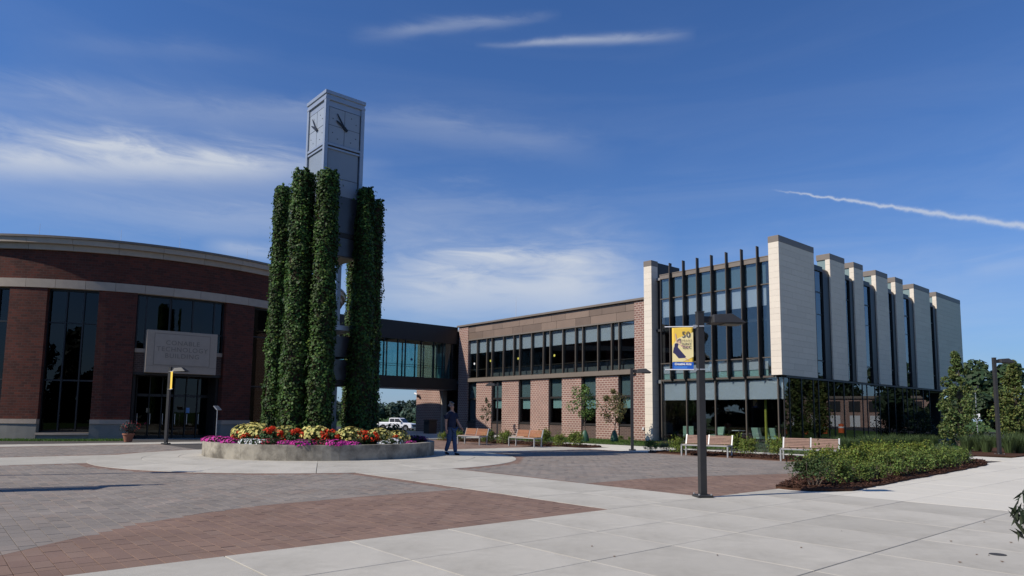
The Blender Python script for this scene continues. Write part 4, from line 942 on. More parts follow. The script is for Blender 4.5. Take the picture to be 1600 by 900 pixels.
# (pixel x, ring depth 0 at the rim, kind, scale)
FL = [(327, 0, 'magenta', 1.0), (341, .1, 'magenta', 1.0), (352, .35, 'magenta', .9), (362, 0, 'magenta', .85), (361, 1.1, 'yellow', 1.05), (381, 1.4, 'yellow', 1.1), (397, .9, 'yellow', 1.0), (374, .5, 'red', .8), (366, 0.05, 'crimson', .8),
      (385, 0, 'white', .9), (398, 0, 'white', .9), (411, 0, 'white', .85), (384, .35, 'red', .7), (418, .55, 'red', 1.1), (428, .5, 'red', 1.0), (424, 0, 'crimson', 1.0), (446, 1.0, 'yellow', 1.0), (446, .1, 'magenta', .8), (460, .1, 'magenta', .7), (458, .6, 'red', 1.0), (466, .55, 'red', .9),
      (474, 0, 'magenta', 1.0), (491, .8, 'yellow', 1.05), (488, .1, 'crimson', .9), (504, .1, 'crimson', .9), (509, .5, 'red', .9), (516, .45, 'red', 1.0), (523, 0, 'magenta', 1.0), (531, 1.3, 'foliage', .8), (536, .0, 'magenta', .8), (547, .8, 'yellow', 1.0), (549, 0, 'magenta', .75), (558, .1, 'foliage', .5),
      (568, .6, 'red', .9), (576, .4, 'red', .9), (582, .55, 'red', .8), (592, .9, 'yellow', .9), (598, .1, 'white', .7), (610, .1, 'foliage', .45), (616, .1, 'white', .95), (622, .6, 'yellow', .8), (615, .5, 'red', .6), (632, .3, 'white', .45), (640, .15, 'magenta', .6), (644, 1.2, 'foliage', 1.15), (655, .2, 'purple', .9), (664, .35, 'purple', 1.0), (672, .25, 'purple', .8),
      (560, 1.4, 'foliage', .9), (420, 1.7, 'foliage', 1.0), (472, 1.5, 'foliage', .8), (640, 2.0, 'foliage', 1.1), (600, 1.7, 'foliage', .9)]
cnt = {}
for px, dp, kd, sc in sorted(FL, key=lambda q: q[0]):
    d = Vector((ray(px, 700).x, ray(px, 700).y, 0)).normalized(); R_ = (PR - .36 - dp) * KS; PC2 = Vector((PC.x, PC.y, 0))                           # where this sight line first meets the ring
    b = d.dot(PC2); c = PC2.length_squared - R_ * R_; disc = b * b - c
    p = d * (b - math.sqrt(disc)) if disc > 0 else PC2 + (d * b - PC2).normalized() * R_
    k = cnt.get(kd, 0); cnt[kd] = k + 1
    fo, bl = FM[kd][random.randrange(3)]
    r_ = (p - PC2).length; zz = CROWN + .63 - .2 * min(1, r_ / (PR * KS)); sc *= 1.12 if kd in ('yellow', 'red') else 1.0
    t = empty('flower_plant' if kd != 'foliage' else 'leafy_plant', (p.x, p.y, zz - .05), random.uniform(0, 6.28), '%s in the round planter, %s of its kind from the left' % (NAMES[kd], ORD[k]), 'plant', '%ss in the round planter' % NAMES[kd]); t.scale = (sc, sc, sc)
    link('foliage', fo, t)
    if bl: link('blossoms', bl, t)

# ================================================================== STREET LAMPS AND BANNERS
def lamp(x, y, h_, arm_ang, label, pole=.065):
    t = empty('lamp_post', (x, y, 0), arm_ang, label, 'lamp post', 'square pole lamps of the plaza')
    MB().box(-pole, pole, -pole, pole, .03, h_).build('pole', M['lamp_metal'], t, bevel=.006)
    MB().box(-.15, .15, -.15, .15, .0, .05).build('base_plate', M['lamp_metal'], t, bevel=.006)
    for sx in (-.12, .12):
        for sy in (-.12, .12): MB().tube((sx, sy, .05), (sx, sy, .075), .015, n=6).build('bolt', M['galv'], t)
    MB().box(pole, pole + .16, -.035, .035, h_ - .20, h_ - .08).build('arm', M['lamp_metal'], t)
    a, b = pole + .14, pole + .82; zb, zt = h_ - .22, h_ - .015
    hd = MB(); hd.hexa([(a, -.19, zb), (b, -.19, zb + .02), (b, .19, zb + .02), (a, .19, zb), (a + .04, -.10, zt - .03), (b - .26, -.10, zt), (b - .26, .10, zt), (a + .04, .10, zt - .03)])
    hd.build('lamp_head', M['lamp_metal'], t, bevel=.012)
    MB().box(a + .25, b - .06, -.15, .15, zb - .012, zb + .004).build('lens', M['lens'], t)
    MB().box(-pole - .005, pole + .005, -pole - .005, pole + .005, h_, h_ + .015).build('pole_cap', M['lamp_metal'], t)
    return t
g = G(1098, 777); near = lamp(g.x, g.y, 3.55, math.radians(8), 'lamp post with a yellow dancer banner in the right foreground')
g2 = G(259, 694); lamp(g2.x, g2.y, 3.6, math.radians(-8), 'lamp post with an edge-on banner before the round building entrance')
g3 = G(988, 704); lamp(g3.x, g3.y, 3.72, math.radians(-5), 'bare lamp post beside the pale wing wall and the white path')
lamp(-.95, 47.0, 3.75, math.radians(180), 'farthest lamp post, close to the brick wing behind the benches', .05)
g5 = G(1562, 711); lamp(g5.x, g5.y, 4.35, math.radians(2), 'lamp post at the far right before the leafy trees')
SDX, SDY = -math.sin(SUN_AZ), -math.cos(SUN_AZ); SL = 4.8 / math.tan(SUN_EL)
q1, q2 = G(250, 757), G(312, 737); q1 = (q1.x - SDX * SL, q1.y - SDY * SL); q2 = (q2.x - SDX * SL, q2.y - SDY * SL)
lamp(q1[0], q1[1], 4.8, math.radians(205), 'lamp post left of the picture that throws its shadow on the pavers'); lamp(q2[0], q2[1], 4.8, math.radians(205), 'farther lamp post left of the picture')
def banner(px_, py_, rz, z0, z1, w, label):
    t = empty('banner', (px_, py_, 0), rz, label, 'banner', 'campus banners on the lamp posts')
    # sheet spans x from -w-.12 to -.12; local -y is the printed side
    x0, x1 = -w - .13, -.13; nx, nz = 10, 16
    def sheet(za, zb, y, mt, name, xa=x0, xb=x1, wave=.003):
        b = MB(); vs_, fs_ = [], []
        for j in range(nz + 1):
            for i in range(nx + 1):
                u, v_ = i / nx, j / nz; xx = xa + (xb - xa) * u; z = za + (zb - za) * v_
                vs_.append((xx, y + wave * math.sin((xx - x0) / w * PI * 1.5 + z * 2.5), z))
        for j in range(nz):
            for i in range(nx): a = j * (nx + 1) + i; fs_.append((a, a + 1, a + nx + 2, a + nx + 1))
        b.add(vs_, fs_); o = b.build(name, mt, t, smooth=True); return o
    H_ = z1 - z0; zb_ = z0 + H_ * .18
    s_ = sheet(z0, z1, 0, M['flag_yellow'], 'cloth'); so = s_.modifiers.new('solid', 'SOLIDIFY'); so.thickness = .002; so.offset = -1.0
    sheet(z0 + .002, zb_, -.0045, M['flag_blue'], 'blue_strip'); sheet(z0 + .03, z0 + H_ * .09, -.0056, M['flag_sky'], 'light_strip', x0 + .03, x1 - w * .3)
    def flat(pts, mt, name, y=-.0062):
        b = MB(); vv_ = [(x0 + w * u, y +   .003 * math.sin(u * PI * 1.5 + (z0 + H_ * v_) * 2.5), z0 + H_ * v_) for u, v_ in pts]; n = len(vv_)
        b.add(vv_ + [(x, yy + .0008, z) for x, yy, z in vv_], [tuple(range(n)), tuple(range(2 * n - 1, n - 1, -1))]); return b.build(name, mt, t)
    flat([(0, .19), (.5, .19), (1, .30), (1, .86), (.62, .80), (.25, .72), (0, .55)], M['flag_cream'], 'pale_field', -.0045)
    # the dancer: raised arm, head, torso, swept dress, legs
    flat([(.13, .83), (.18, .83), (.24, .68), (.30, .62), (.24, .60), (.19, .66)], M['pale_skin'], 'raised_arm')
    flat([(.30, .60), (.70, .53), (.82, .55), (.83, .52), (.70, .49), (.32, .55)], M['pale_skin'], 'stretched_arm')
    flat([(.30, .70), (.36, .715), (.42, .69), (.42, .64), (.38, .60), (.31, .62)], M['pale_skin'], 'face')
    flat([(.22, .66), (.28, .70), (.35, .72), (.42, .71), (.44, .66), (.43, .60), (.40, .60), (.39, .67), (.31, .675), (.27, .64)], M['hair'], 'hair', -.0076)
    flat([(.12, .60), (.20, .615), (.30, .60), (.27, .52), (.10, .52)], M['dress'], 'bodice', -.0072)
    flat([(.08, .52), (.27, .52), (.42, .43), (.65, .30), (.58, .275), (.30, .265), (.14, .36), (.03, .40)], M['dress'], 'skirt', -.0072)
    flat([(.18, .30), (.25, .29), (.32, .20), (.27, .19)], M['pale_skin'], 'leg'); flat([(.52, .29), (.60, .29), (.78, .225), (.76, .21)], M['pale_skin'], 'leg')
    def put(body, u, v_, size, mt, name='lettering', **kw):
        me = text_mesh(body, size, .001, **kw); me.materials.append(mt); o = link(name, me, t); o.location = (x0 + w * u, -.0110 +   .003 * math.sin(u * PI * 1.5 + (z0 + H_ * v_) * 2.5), z0 + H_ * v_); o.rotation_euler = (PI / 2, 0, 0)
    put('50', .66, .80, w * .42, M['ink']); put('YEARS', .68, .67, w * .15, M['ink_grey'], spacing=1.25); put('SUNY', .68, .59, w * .17, M['ink'], spacing=1.1); put('GCC', .70, .51, w * .19, M['ink'], spacing=1.1)
    put('Creative Arts', .5, .135, w * .142, M['white_print'], bold=.004)
    for z in (z0 + .01, z1 - .01):
        MB().tube((x0 - .14, 0, z), (.02, 0, z), .011, n=8).build('rod', M['white_paint'], t); MB().box(-.13, -.066, -.03, .03, z - .03, z + .03).build('bracket', M['galv'], t)
        MB().box(-.075, .075, -.075, .075, z - .012, z + .012).build('strap', M['galv'], t)
    return t
banner(g.x, g.y, math.radians(-10), 2.42, 3.28, .40, 'yellow and blue banner with a dancer on the nearest lamp post')
banner(g2.x, g2.y, math.radians(128), 2.55, 3.40, .42, 'yellow and blue banner seen nearly edge-on before the entrance')

banner(q1[0], q1[1], math.radians(95), 2.2, 4.1, .62, 'yellow and blue banner left of the picture above the pavers')
# ================================================================== BENCHES
def bench(x, y, rz, wood, label):
    t = empty('park_bench', (x, y, 0), rz, label, 'bench', 'slatted benches around the plaza'); L2 = .92
    for sx in (-L2, L2):
        MB().box(sx - .025, sx + .025, -.28, -.23, 0, .46).build('leg', M['bench_frame'], t); MB().hexa([(sx - .025, .18, 0), (sx + .025, .18, 0), (sx + .025, .23, 0), (sx - .025, .23, 0), (sx - .025, .20, .46), (sx + .025, .20, .46), (sx + .025, .25, .46), (sx - .025, .25, .46)]).build('leg', M['bench_frame'], t)
        MB().box(sx - .026, sx + .026, -.28, .26, .40, .462).build('seat_rail', M['bench_frame'], t)
    for sx in (-L2, 0, L2): MB().hexa([(sx - .025, .20, .40), (sx + .025, .20, .40), (sx + .025, .25, .40), (sx - .025, .25, .40), (sx - .025, .33, .84), (sx + .025, .33, .84), (sx + .025, .37, .84), (sx - .025, .37, .84)]).build('back_post', M['bench_frame'], t)
    MB().box(-L2 + .026, L2 - .026, -.275, -.24, .405, .455).build('front_rail', M['bench_frame'], t)
    for k in range(5):
        y0 = -.22 + k * .085; MB().box(-L2 + .03, L2 - .03, y0, y0 + .07, .44, .465).build('seat_slat', wood, t)
    for s_ in (-1, 1):
        for k in range(6):
            z = .515 + k * .055; yy = .20 + (z - .40) / .44 * .13; a, b = (.03, L2 - .03) if s_ > 0 else (-L2 + .03, -.03)
            MB().box(a, b, yy - .022, yy - .002, z - .022, z + .022).build('back_slat', wood, t)
    return t
def bench_at(pxl, pyl, pxr_dir, wood, label):
    p = G(pxl, pyl); a = pxr_dir; ax_ = Vector((math.cos(a), math.sin(a), 0)); fr = Vector((math.sin(a), -math.cos(a), 0))
    c = p + ax_ * .92 - fr * .26; bench(c.x, c.y, a, wood, label)
bench_at(715, 693.5, math.radians(-49), M['wood'], 'leftmost reddish bench, just right of the walking man')
bench_at(795, 697, math.radians(-49), M['wood'], 'reddish bench in front of the shrubs, second from the left')
bench_at(1065, 712, math.radians(-36), M['grey_wood'], 'bench partly hidden behind the near lamp post')
bench_at(1220, 720.5, math.radians(-33), M['grey_wood'], 'rightmost bench, behind the front shrubs')
# ================================================================== SHRUBS AND TREES
def shrub_mesh(n, fc, lsz, lumps=17, h_=1.0, r=.62, leggy=0.0):
    P, Dn = [], []
    for k in range(lumps):
        a = random.uniform(0, 2 * PI); q = random.uniform(.1, .80) * r; c = (q * math.cos(a), q * math.sin(a), h_ * random.uniform(.30 + leggy * .25, .84 - .3 * (q / r) ** 2)); rr = random.uniform(.14, .27)
        p_, d_ = ball(n // lumps, c, (rr, rr, rr * random.uniform(.75, 1.05)), .45); P.append(p_); Dn.append(d_)
    m_ = n // 6; a = rng.uniform(0, 2 * PI, m_); q = r * rng.uniform(.2, 1, m_) ** .5; z = rng.uniform(.08 + leggy * .3, .5, m_) * h_; P.append(np.stack([q * np.cos(a), q * np.sin(a), z], 1)); Dn.append(np.stack([np.cos(a), np.sin(a), .4 + 0 * a], 1))
    for k in range(14):                                           # shoots sticking out of the outline
        a = random.uniform(0, 2 * PI); q = random.uniform(.1, .9) * r; x, y = q * math.cos(a), q * math.sin(a); z0 = h_ * random.uniform(.55, .85); t_ = np.linspace(0, random.uniform(.12, .30), 9)[:, None]
        d_ = np.array([math.cos(a) * .45, math.sin(a) * .45, 1.0]); P.append(np.array([[x, y, z0]]) + t_ * d_ + rng.normal(0, .018, (9, 3))); Dn.append(rng.normal(0, 1, (9, 3)) + np.array([0, 0, .4]))
    P = np.concatenate(P); Dn = np.concatenate(Dn); k_ = P[:, 2] > .03; P, Dn = P[k_], Dn[k_]
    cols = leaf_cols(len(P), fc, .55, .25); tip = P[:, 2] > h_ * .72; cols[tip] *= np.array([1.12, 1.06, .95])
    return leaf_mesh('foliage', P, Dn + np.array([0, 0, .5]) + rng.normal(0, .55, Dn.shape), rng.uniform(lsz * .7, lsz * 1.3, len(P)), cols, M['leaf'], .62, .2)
def stems_mesh(n=9, h_=.7, r=.42):
    b = MB()
    for k in range(n):
        a = random.uniform(0, 2 * PI); q = random.uniform(.3, 1) * r; p = (q * math.cos(a) * .25, q * math.sin(a) * .25, 0); m_ = (q * math.cos(a) * .7, q * math.sin(a) * .7, h_ * .55); e_ = (q * math.cos(a + .2), q * math.sin(a + .2), h_)
        b.tube(p, m_, .012, .009, 5, False).tube(m_, e_, .009, .004, 5, False)
    return b.mesh('stems', M['bark'])
SH = dict(gold=[shrub_mesh(1900, (.150, .195, .036), .074) for _ in range(4)], green=[shrub_mesh(1900, (.125, .175, .042), .072) for _ in range(3)], dark=[shrub_mesh(1700, (.055, .085, .028), .06, leggy=.5) for _ in range(2)], blue=[shrub_mesh(2200, (.085, .125, .082), .045) for _ in range(2)])
STM = [stems_mesh() for _ in range(3)]
def shrub(x, y, sc, kind, label, group, hs=1.0):
    t = empty('shrub', (x, y, .03), random.uniform(0, 6.28), label, 'shrub', group); sc *= random.uniform(.80, 1.02); t.scale = (sc, sc, sc * hs * random.uniform(.86, 1.12))
    link('foliage', random.choice(SH[kind]), t); link('stems', random.choice(STM), t); return t
# hedge in the right hand bed (building axes), named along the rows
front = [(20.05, -19.75, .92, 'dark'), (20.0, -18.6, .78, 'green'), (20.1, -17.6, .80, 'green'), (20.0, -16.5, .86, 'green'), (19.95, -15.3, .90, 'green'), (19.9, -14.1, .88, 'green'), (19.8, -12.8, .95, 'green'), (19.7, -11.5, .92, 'green'), (19.6, -10.2, .95, 'green'), (19.45, -8.9, .9, 'green'), (19.35, -7.6, .85, 'green'), (19.1, -6.3, .75, 'blue')]
back = [(19.05, -17.3, .98, 'gold'), (18.9, -16.0, 1.0, 'gold'), (18.75, -14.7, 1.02, 'gold'), (18.6, -13.4, 1.02, 'gold'), (18.5, -12.1, 1.05, 'gold'), (18.4, -10.8, 1.02, 'gold'), (18.3, -9.5, 1.12, 'gold'), (18.3, -8.2, 1.05, 'gold'), (18.25, -6.9, .95, 'green'), (18.2, -5.6, .9, 'green')]
third = [(17.7, -10.6, 1.05, 'gold'), (17.5, -9.6, 1.0, 'gold'), (18.0, -4.5, .9, 'blue'), (17.3, -8.9, .9, 'gold')]
for k, (x, y, s_, kd) in enumerate(front):
    w = W(x, y); shrub(w.x, w.y, s_ * (1 if k == 0 else .88), kd, 'dark leggy shrub at the near tip of the right bed' if k == 0 else 'green shrub in the front row of the right bed, %s from the near tip' % ORD[k], 'shrubs in the right bed', .98 if k == 0 else .9)
for k, (x, y, s_, kd) in enumerate(back): w = W(x, y); shrub(w.x, w.y, s_ * .82, kd, 'yellow green shrub in the middle row of the right bed, %s from the near end' % ORD[k], 'shrubs in the right bed')
for k, (x, y, s_, kd) in enumerate(third): w = W(x, y); shrub(w.x, w.y, s_ * .82, kd, 'yellow green shrub at the back of the right bed, %s from the left' % ORD[k], 'shrubs in the right bed')
for k, (px, py, s_, kd) in enumerate([(692, 689, .62, 'gold'), (716, 690, .7, 'gold'), (762, 693, .72, 'green'), (788, 694, .75, 'gold'), (848, 697, .85, 'gold'), (874, 698, .72, 'gold'), (900, 698, .74, 'gold'), (826, 692, .6, 'green')]):
    g_ = G(px, py); shrub(g_.x, g_.y, s_, kd, 'low shrub behind the reddish benches, %s from the left' % ORD[[0, 1, 2, 3, 5, 6, 7, 4][k]], 'shrubs before the brick wing')
for k, (px, py, s_, kd) in enumerate([(1018, 706, .62, 'green'), (1040, 707, .55, 'blue'), (1060, 709, .72, 'gold'), (1094, 706, .6, 'green'), (1147, 710, .82, 'gold'), (1170, 712, .78, 'gold'), (1196, 709, .66, 'blue'), (1216, 712, .76, 'gold')]):
    g_ = G(px, py); shrub(g_.x, g_.y, s_, kd, 'shrub in the narrow bed before the arts block, %s from the left' % ORD[k], 'shrubs before the arts block')
for k, (x, y, s_) in enumerate([(-1.5, -.6, .4), (8.6, -2.2, .55), (1.0, -2.6, .4)]):
    w = W(x, y); shrub(w.x, w.y, s_, 'green', 'small shrub close to the building wall, %s from the left' % ORD[[0, 2, 1][k]], 'small wall shrubs')
# ornamental grasses
def blades(n, h_, c):
    v, f, cl_ = [], [], []
    for _ in range(n):
        a = random.uniform(0, 2 * PI); q = random.uniform(0, .16); hh = h_ * random.uniform(.55, 1.05); out = random.uniform(.15, .75) * hh; b = len(v); w = .008; ca, sa = math.cos(a), math.sin(a); x, y = q * ca, q * sa
        v += [(x - sa * w, y + ca * w, 0), (x + sa * w, y - ca * w, 0), (x + ca * out * .4 + sa * w * .8, y + sa * out * .4 - ca * w * .8, hh * .65), (x + ca * out * .4 - sa * w * .8, y + sa * out * .4 + ca * w * .8, hh * .65), (x + ca * out, y + sa * out, hh)]
        f += [(b, b + 1, b + 2, b + 3), (b + 3, b + 2, b + 4)]; k = random.uniform(.6, 1.4); cl_ += [(c[0] * k, c[1] * k, c[2] * k)] * 5
    me = bpy.data.meshes.new('blades'); me.from_pydata(v, [], f); me.update(); me.materials.append(M['leaf']); setcol(me, np.array(cl_)); return me
BL = [blades(420, 1.0, (.10, .145, .055)) for _ in range(3)]
gp = [(12.3 + .9 * (k % 2), -3.2 + 1.15 * k, random.uniform(.6, .85)) for k in range(12)]
for k, (x, y, s_) in enumerate(gp):
    w = W(x, y); o = link('ornamental_grass', BL[k % 3]); o.location = (w.x, w.y, 0); o.scale = (s_ * 1.2, s_ * 1.2, s_); tag(o, 'tuft of tall grass along the dark glass side, %s from the near end' % ORD[k], 'grass', 'grass tufts by the glass side')
for k, (px, py, s_) in enumerate([(1512, 707, .9), (1527, 706, .85), (1542, 708, .95), (1578, 709, 1.0), (1594, 709, .95), (1612, 709, .9), (1530, 698, 1.0), (1590, 700, 1.0), (1555, 700, .9)]):
    g_ = G(px, py); o = link('ornamental_grass', BL[k % 3]); o.location = (g_.x, g_.y, 0); o.scale = (s_ * 1.1, s_ * 1.1, s_); tag(o, 'tuft of tall grass by the far right lamp post, %s from the left' % ORD[[0, 1, 3, 5, 7, 8, 2, 6, 4][k]], 'grass', 'grass tufts by the right lamp')

def tree(x, y, h_, r, base, fc, n, lsz, name, label, group, trunk=.05, cone=0.0, clumps=16, z0=0.0, limbs=True):
    t = empty(name, (x, y, z0), 0, label, 'tree', group)
    tr = MB(); pts = []; cx_ = cy_ = 0.0
    for k in range(7): pts.append((cx_, cy_, h_ * .92 * k / 6)); cx_ += random.gauss(0, .012 * h_); cy_ += random.gauss(0, .012 * h_)
    for k in range(6): tr.tube(pts[k], pts[k + 1], trunk * (1 - k / 6.5), trunk * (1 - (k + 1) / 6.5), 8, k == 0)
    P, Dn = [], []
    for k in range(clumps):
        u = (k + random.random()) / clumps; z = base + (h_ - base) * u * .96; env = (math.sin(PI * min(1, .12 + u * .88)) ** .7 if not cone else (1 - u) ** .75 * min(1, .35 + u * 4)); a = k * 2.4 + random.uniform(-.5, .5); q = r * env * random.uniform(.2, .95)
        c = (q * math.cos(a), q * math.sin(a), z); rr = max(.16 * r, r * env * random.uniform(.30, .66)); p_, d_ = ball(n // clumps, c, (rr, rr, rr * 1.05), .35); P.append(p_); Dn.append(d_)
        if limbs: i_ = min(5, int(max(0, z - .25 * h_ * .5) / (h_ * .92) * 6)); tr.tube(pts[i_], c, trunk * .38, trunk * .1, 5, False)
    tr.build('trunk', M['bark'], t)
    P = np.concatenate(P); Dn = np.concatenate(Dn); m_ = len(P)
    keep = np.sin(P[:, 0] * 9 / r) + np.sin(P[:, 1] * 8 / r + 1) + np.sin(P[:, 2] * 10 / r + 2) > -1.75; P, Dn = P[keep], Dn[keep]
    link('crown', leaf_mesh('crown', P, Dn * .7 + np.array([0, 0, .5]) + rng.normal(0, .6, Dn.shape), rng.uniform(lsz * .7, lsz * 1.3, len(P)), leaf_cols(len(P), fc, .4, .25), M['leaf'], .7, .2), t)
    return t
gA, gB = G(914, 691), G(960, 690.5)
tree(gA.x, gA.y, 3.5, .92, 1.45, (.12, .19, .05), 1500, .11, 'young_tree', 'slim young green tree staked by the third window from the pale wall', 'young trees before the brick wing', .035, clumps=13)
tree(gB.x, gB.y, 3.25, .85, 1.25, (.16, .15, .06), 1700, .11, 'young_tree', 'slim young tree with reddish olive leaves nearer the pale wall', 'young trees before the brick wing', .035, clumps=13)
for g_, lb in ((gA, 'green watering bag around the trunk of the green young tree'), (gB, 'green watering bag around the trunk of the reddish young tree')):
    b = MB(); b.lathe([(.22, 0), (.25, .12), (.20, .4), (.10, .66), (.05, .70)], 14); o = b.build('watering_bag', M['bag_green'], smooth=True, loc=(g_.x, g_.y, 0)); o.scale = (1, .8, 1); tag(o, lb, 'watering bag', 'watering bags on young trees')
tree(26.1, 40.0, 5.7, 1.35, .25, (.115, .155, .05), 7500, .14, 'conical_tree', 'tall slender leafy tree beside the end of the arts block', 'leafy trees at the right', .07, cone=1, clumps=34)
tree(31.6, 43.0, 5.3, 1.75, .6, (.125, .155, .045), 6500, .15, 'leafy_tree', 'leafy tree behind the far right lamp post', 'leafy trees at the right', .07, cone=1, clumps=30)
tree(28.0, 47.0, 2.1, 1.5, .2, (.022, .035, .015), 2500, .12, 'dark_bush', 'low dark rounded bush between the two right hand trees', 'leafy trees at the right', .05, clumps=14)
tree(-1.9, 52.6, 2.9, .55, 1.1, (.05, .07, .03), 500, .10, 'young_tree', 'faint young tree in the shade under the bridge end', 'young trees before the brick wing', .025, clumps=8)
def wood(name, label, spots, lsz, per, fc, lo=.25):
    P, Dn, C_ = [], [], []
    for (x, y, z, r, h_) in spots:
        tone = random.uniform(.7, 1.25)
        for k in range(9):
            c = (x + random.uniform(-.6, .6) * r, y + random.uniform(-.5, .5) * r, z + h_ * random.uniform(lo, .82)); rr = r * random.uniform(.32, .55); p_, d_ = ball(per // 9, c, (rr, rr, rr * .8), .5); P.append(p_); Dn.append(d_); C_.append(leaf_cols(len(p_), np.array(fc) * tone, .35, .15))
    P = np.concatenate(P); Dn = np.concatenate(Dn); C_ = np.concatenate(C_)
    return tag(link(name, leaf_mesh(name, P, Dn + np.array([0, 0, .4]) + rng.normal(0, .5, Dn.shape), rng.uniform(lsz * .7, lsz * 1.3, len(P)), C_, M['leaf'], .8, .2)), label, 'woodland', kind='stuff')
wood('far_woodland', 'distant belt of trees seen under the bridge', [(-75 + 6.5 * k, 225 + random.uniform(-12, 12), -1, random.uniform(4.5, 6.5), random.uniform(5, 8.5)) for k in range(12)], 1.0, 1500, (.055, .085, .06))
wood('far_woodland', 'belt of dark trees closing the view on the right', [(46 + 5.2 * k, 92 + random.uniform(-8, 10), 0, random.uniform(3.6, 5.0), random.uniform(8.5, 11)) for k in range(17)] + [(40 + 5 * k, 84, 0, 3.0, 4.5) for k in range(10)], .75, 1800, (.042, .068, .03))
wood('far_woodland', 'trees to the right of the picture mirrored in the dark glass', [(128 + random.uniform(-6, 6), 5 + 8 * k, 0, 6, random.uniform(11, 17)) for k in range(14)], .9, 1400, (.04, .065, .03))
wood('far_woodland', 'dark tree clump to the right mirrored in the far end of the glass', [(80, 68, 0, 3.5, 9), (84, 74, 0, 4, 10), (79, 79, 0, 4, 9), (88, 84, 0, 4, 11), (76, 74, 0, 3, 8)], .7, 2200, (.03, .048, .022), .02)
wood('far_woodland', 'unseen trees added behind the viewer to darken the windows of the round building', [(-64 + 5 * k, -34 + random.uniform(-5, 5), 0, 6, random.uniform(10, 15)) for k in range(24)], 1.0, 2600, (.02, .03, .016), .02)  # unseen belt, added so the round building's windows mirror something dark
wood('far_woodland', 'unseen trees added left of the picture to darken the front glass', [(-82 + random.uniform(-5, 5), -24 + 5 * k, 0, 6, random.uniform(13, 18)) for k in range(22)], 1.0, 2600, (.02, .03, .016), .02)  # added out of view to keep bright sky out of the front glazing
# shrub that leans into the lower right corner
cr = empty('leaning_shrub', (3.93, 5.0, 0), 0, 'dark long leaved shrub cut by the right edge in the foreground', 'shrub')
b = MB()
for k in range(6): a = 2.2 + k * .5; b.tube((0, 0, 0), (-.12 + .05 * math.cos(a), .08 * math.sin(a), .72 + .05 * k), .010, .005, 6, False)
b.build('stems', M['bark'], cr)
P, Dn = ball(240, (-.06, 0, .80), (.24, .24, .22), .3); P2 = P + rng.normal(0, .02, P.shape)
link('foliage', leaf_mesh('foliage', P2, Dn + rng.normal(0, .4, Dn.shape), rng.uniform(.08, .15, len(P2)), leaf_cols(len(P2), (.045, .060, .035), .4), M['leaf'], .34, .2, 1.0), cr)
# leaf litter
for k, (px, py, s_, dk) in enumerate([(1315, 831, .03, 0), (1500, 880, .04, 1), (1580, 849, .035, 1), (1538, 817, .03, 1), (1545, 869, .03, 1), (1526, 868, .025, 0), (1252, 857, .03, 0), (960, 871, .03, 0), (1121, 869, .03, 0), (925, 855, .025, 0), (1486, 847, .03, 0), (1566, 879, .035, 1)]):
    s_ *= .6; g_ = G(px, py); b = MB(); b.add([(-s_, 0, .008), (0, -s_ * .45, .0), (s_ * 1.1, 0, .010), (0, s_ * .45, .0), (0, 0, .014)], [(0, 1, 4), (1, 2, 4), (2, 3, 4), (3, 0, 4)])
    o = b.build('fallen_leaf', M['bark'], loc=(g_.x, g_.y, .006)); o.rotation_euler = (0, 0, random.uniform(0, 6)); tag(o, 'small dry fallen leaf on the foreground concrete, %s from the left' % ORD[sorted([925, 960, 1121, 1252, 1315, 1486, 1500, 1526, 1538, 1545, 1566, 1580]).index(px)], 'leaf', 'fallen leaves on the concrete')

# ================================================================== PERSON
def skin(name, vs_, es, mt, parent, sub=2, root=0):
    me = bpy.data.meshes.new(name); me.from_pydata([v[0] for v in vs_], es, []); me.update()
    o = link(name, me, parent); o.data.materials.append(mt)
    md = o.modifiers.new('skin', 'SKIN'); md.use_smooth_shade = True; md.branch_smoothing = .4
    for d_, v in zip(me.skin_vertices[0].data, vs_): d_.radius = v[1]; d_.use_root = False
    me.skin_vertices[0].data[root].use_root = True
    s_ = o.modifiers.new('sub', 'SUBSURF'); s_.levels = sub; s_.render_levels = sub; return o
gm = G(704, 711.5, .055)
man = empty('person', (gm.x, gm.y, .060), math.radians(-34), 'person walking to the right in dark polo shirt and blue jeans, looking aside', 'person')
# frame: +x the way he walks, +y his left; pelvis at 1.0
def V_(x, y, z, r, r2=None): return ((x, y, z), (r, r2 or r))
sk = [V_(0, 0, 1.00, .155, .125), V_(.01, 0, 1.16, .165, .13), V_(.02, 0, 1.33, .175, .135), V_(.01, 0, 1.50, .16, .12), V_(.02, 0, 1.595, .06), V_(.035, .0, 1.66, .062), V_(.03, -.005, 1.745, .088, .082), V_(.02, -.005, 1.83, .078, .074),
      V_(0, .19, 1.50, .07), V_(.06, .255, 1.24, .052), V_(.22, .27, 1.03, .040), V_(.28, .265, .97, .032, .045),
      V_(0, -.19, 1.50, .07), V_(-.03, -.265, 1.24, .052), V_(-.01, -.275, .99, .040), V_(.005, -.272, .91, .032, .045),
      V_(0, .09, .95, .10), V_(.10, .09, .53, .065), V_(.15, .085, .10, .045), V_(0, -.09, .95, .10), V_(-.01, -.085, .53, .065), V_(-.16, -.08, .13, .045),
      V_(.125, -.02, 1.735, .014)]
ee = [(0, 1), (1, 2), (2, 3), (3, 4), (4, 5), (5, 6), (6, 7), (3, 8), (8, 9), (9, 10), (10, 11), (3, 12), (12, 13), (13, 14), (14, 15), (0, 16), (16, 17), (17, 18), (0, 19), (19, 20), (20, 21), (6, 22)]
